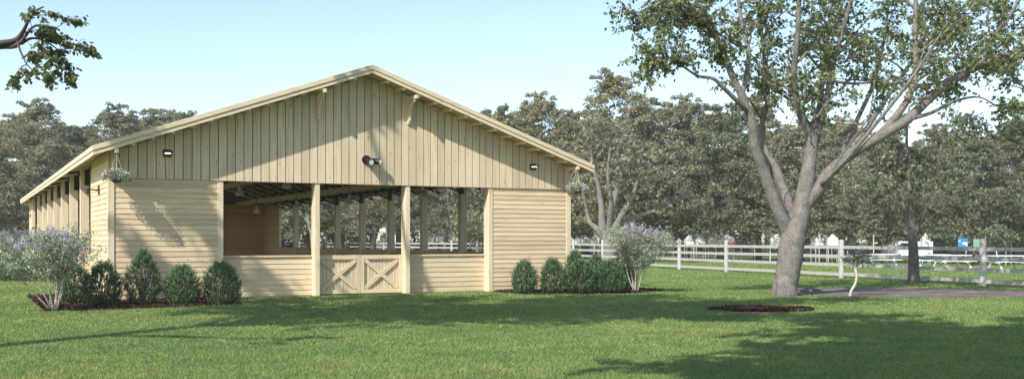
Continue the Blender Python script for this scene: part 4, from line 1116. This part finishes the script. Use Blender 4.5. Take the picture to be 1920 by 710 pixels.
for (px, z, h, lab) in ((1638,62,1.95,'thin pale pole with a small arm right of the sapling'), (1390,80,2.0,'thin pole left of the big tree, left one of the pair'), (1415,80,2.15,'thin pole nearer to the big tree, right one of the pair'), (1886,66,2.5,'tall thin white pole near the right edge'), (1896,68,2.4,'second thin pole close to the right edge'), (1536,70,2.1,'slim pole directly right of the big trunk')):
    t = thing('pole', lab, 'pole', ((px-960)/F*z, z, 0), 0, 'thin pale poles beyond the fence')
    m = MB(); m.tube([(0,0,0),(0,0,h)], .034, 8); m.build('shaft', M_fence, t)
    if px == 1638:
        m = MB(); m.box(.0,.25,-.02,.02,h-.55,h-.47); m.build('arm', M_fence, t)
t = thing('swing_frame', 'thin white swing frame with slanting leg behind the nearest fence post', 'swing frame', ((1853-960)/F*80, 80, 0))
zz = 2.83
for (a, b) in (((0,0,zz),(.82,0,0)), ((0,0,zz),(-.6,0,0)), ((-.1,2.6,zz),(.7,2.6,0)), ((-.1,2.6,zz),(-.7,2.6,0))):
    m = MB(); m.tube([a, b], .042, 8); m.build('leg', M_white, t)
m = MB(); m.tube([(0,0,zz),(-.1,2.6,zz)], .03, 8); m.build('crossbar', M_fence, t)

# haze
def haze():
    x0, x1, y0, y1, z0, z1 = -702, 702, -102, 902, -1, 30
    m = MB(); m.box(x0, x1, y0, y1, z0, z1, .5)
    mt, nt, b = newmat('thin_haze'); nt.nodes.remove(b); v = nt.nodes.new('ShaderNodeVolumePrincipled')
    v.inputs['Color'].default_value = (1,.97,.90,1); v.inputs['Density'].default_value = .0006
    nt.links.new(v.outputs[0], nt.nodes['Material Output'].inputs['Volume'])
    o = m.build('haze', mt); tag(o, 'thin pale haze in the air over the whole lawn and wood', 'haze', kind='stuff')
haze()
# ------------------------------------------------------------------ light, sky, camera
dirv = Vector((1.7*math.cos(TH)-1.0*math.sin(TH), 1.7*math.sin(TH)+1.0*math.cos(TH), -1.76)).normalized()
sun = bpy.data.lights.new('sun', 'SUN'); sun.energy = 4.0; sun.angle = math.radians(.6); sun.color = (1.0,.955,.88)
so = bpy.data.objects.new('sun', sun); COL.objects.link(so); so.rotation_euler = dirv.to_track_quat('-Z', 'Y').to_euler(); so.location = (-20,-30,30)
w = bpy.data.worlds.new('World'); S.world = w; w.use_nodes = True; nt = w.node_tree
bg = nt.nodes['Background']; sky = nt.nodes.new('ShaderNodeTexSky'); sky.sky_type = 'NISHITA'; sky.sun_disc = False
sky.sun_elevation = math.asin(-dirv.z); sky.sun_rotation = math.atan2(-dirv.x, -dirv.y)
sky.air_density = 1.0; sky.dust_density = .7; sky.ozone_density = 1.0
nt.links.new(sky.outputs[0], bg.inputs[0]); bg.inputs[1].default_value = .15
cam = bpy.data.cameras.new('camera'); co = bpy.data.objects.new('camera', cam); COL.objects.link(co)
co.location = (0,0,EYE); co.rotation_euler = (math.radians(90),0,0)
cam.sensor_width = 36; cam.lens = F/1920*36; cam.shift_y = (HOR-355)/1920; cam.clip_end = 4000; cam.clip_start = .1
S.camera = co
S.view_settings.view_transform = 'Standard'; S.view_settings.look = 'None'; S.view_settings.exposure = 0.64; S.view_settings.gamma = 1
S.cycles.max_bounces = 6; S.cycles.diffuse_bounces = 3; S.cycles.transparent_max_bounces = 4
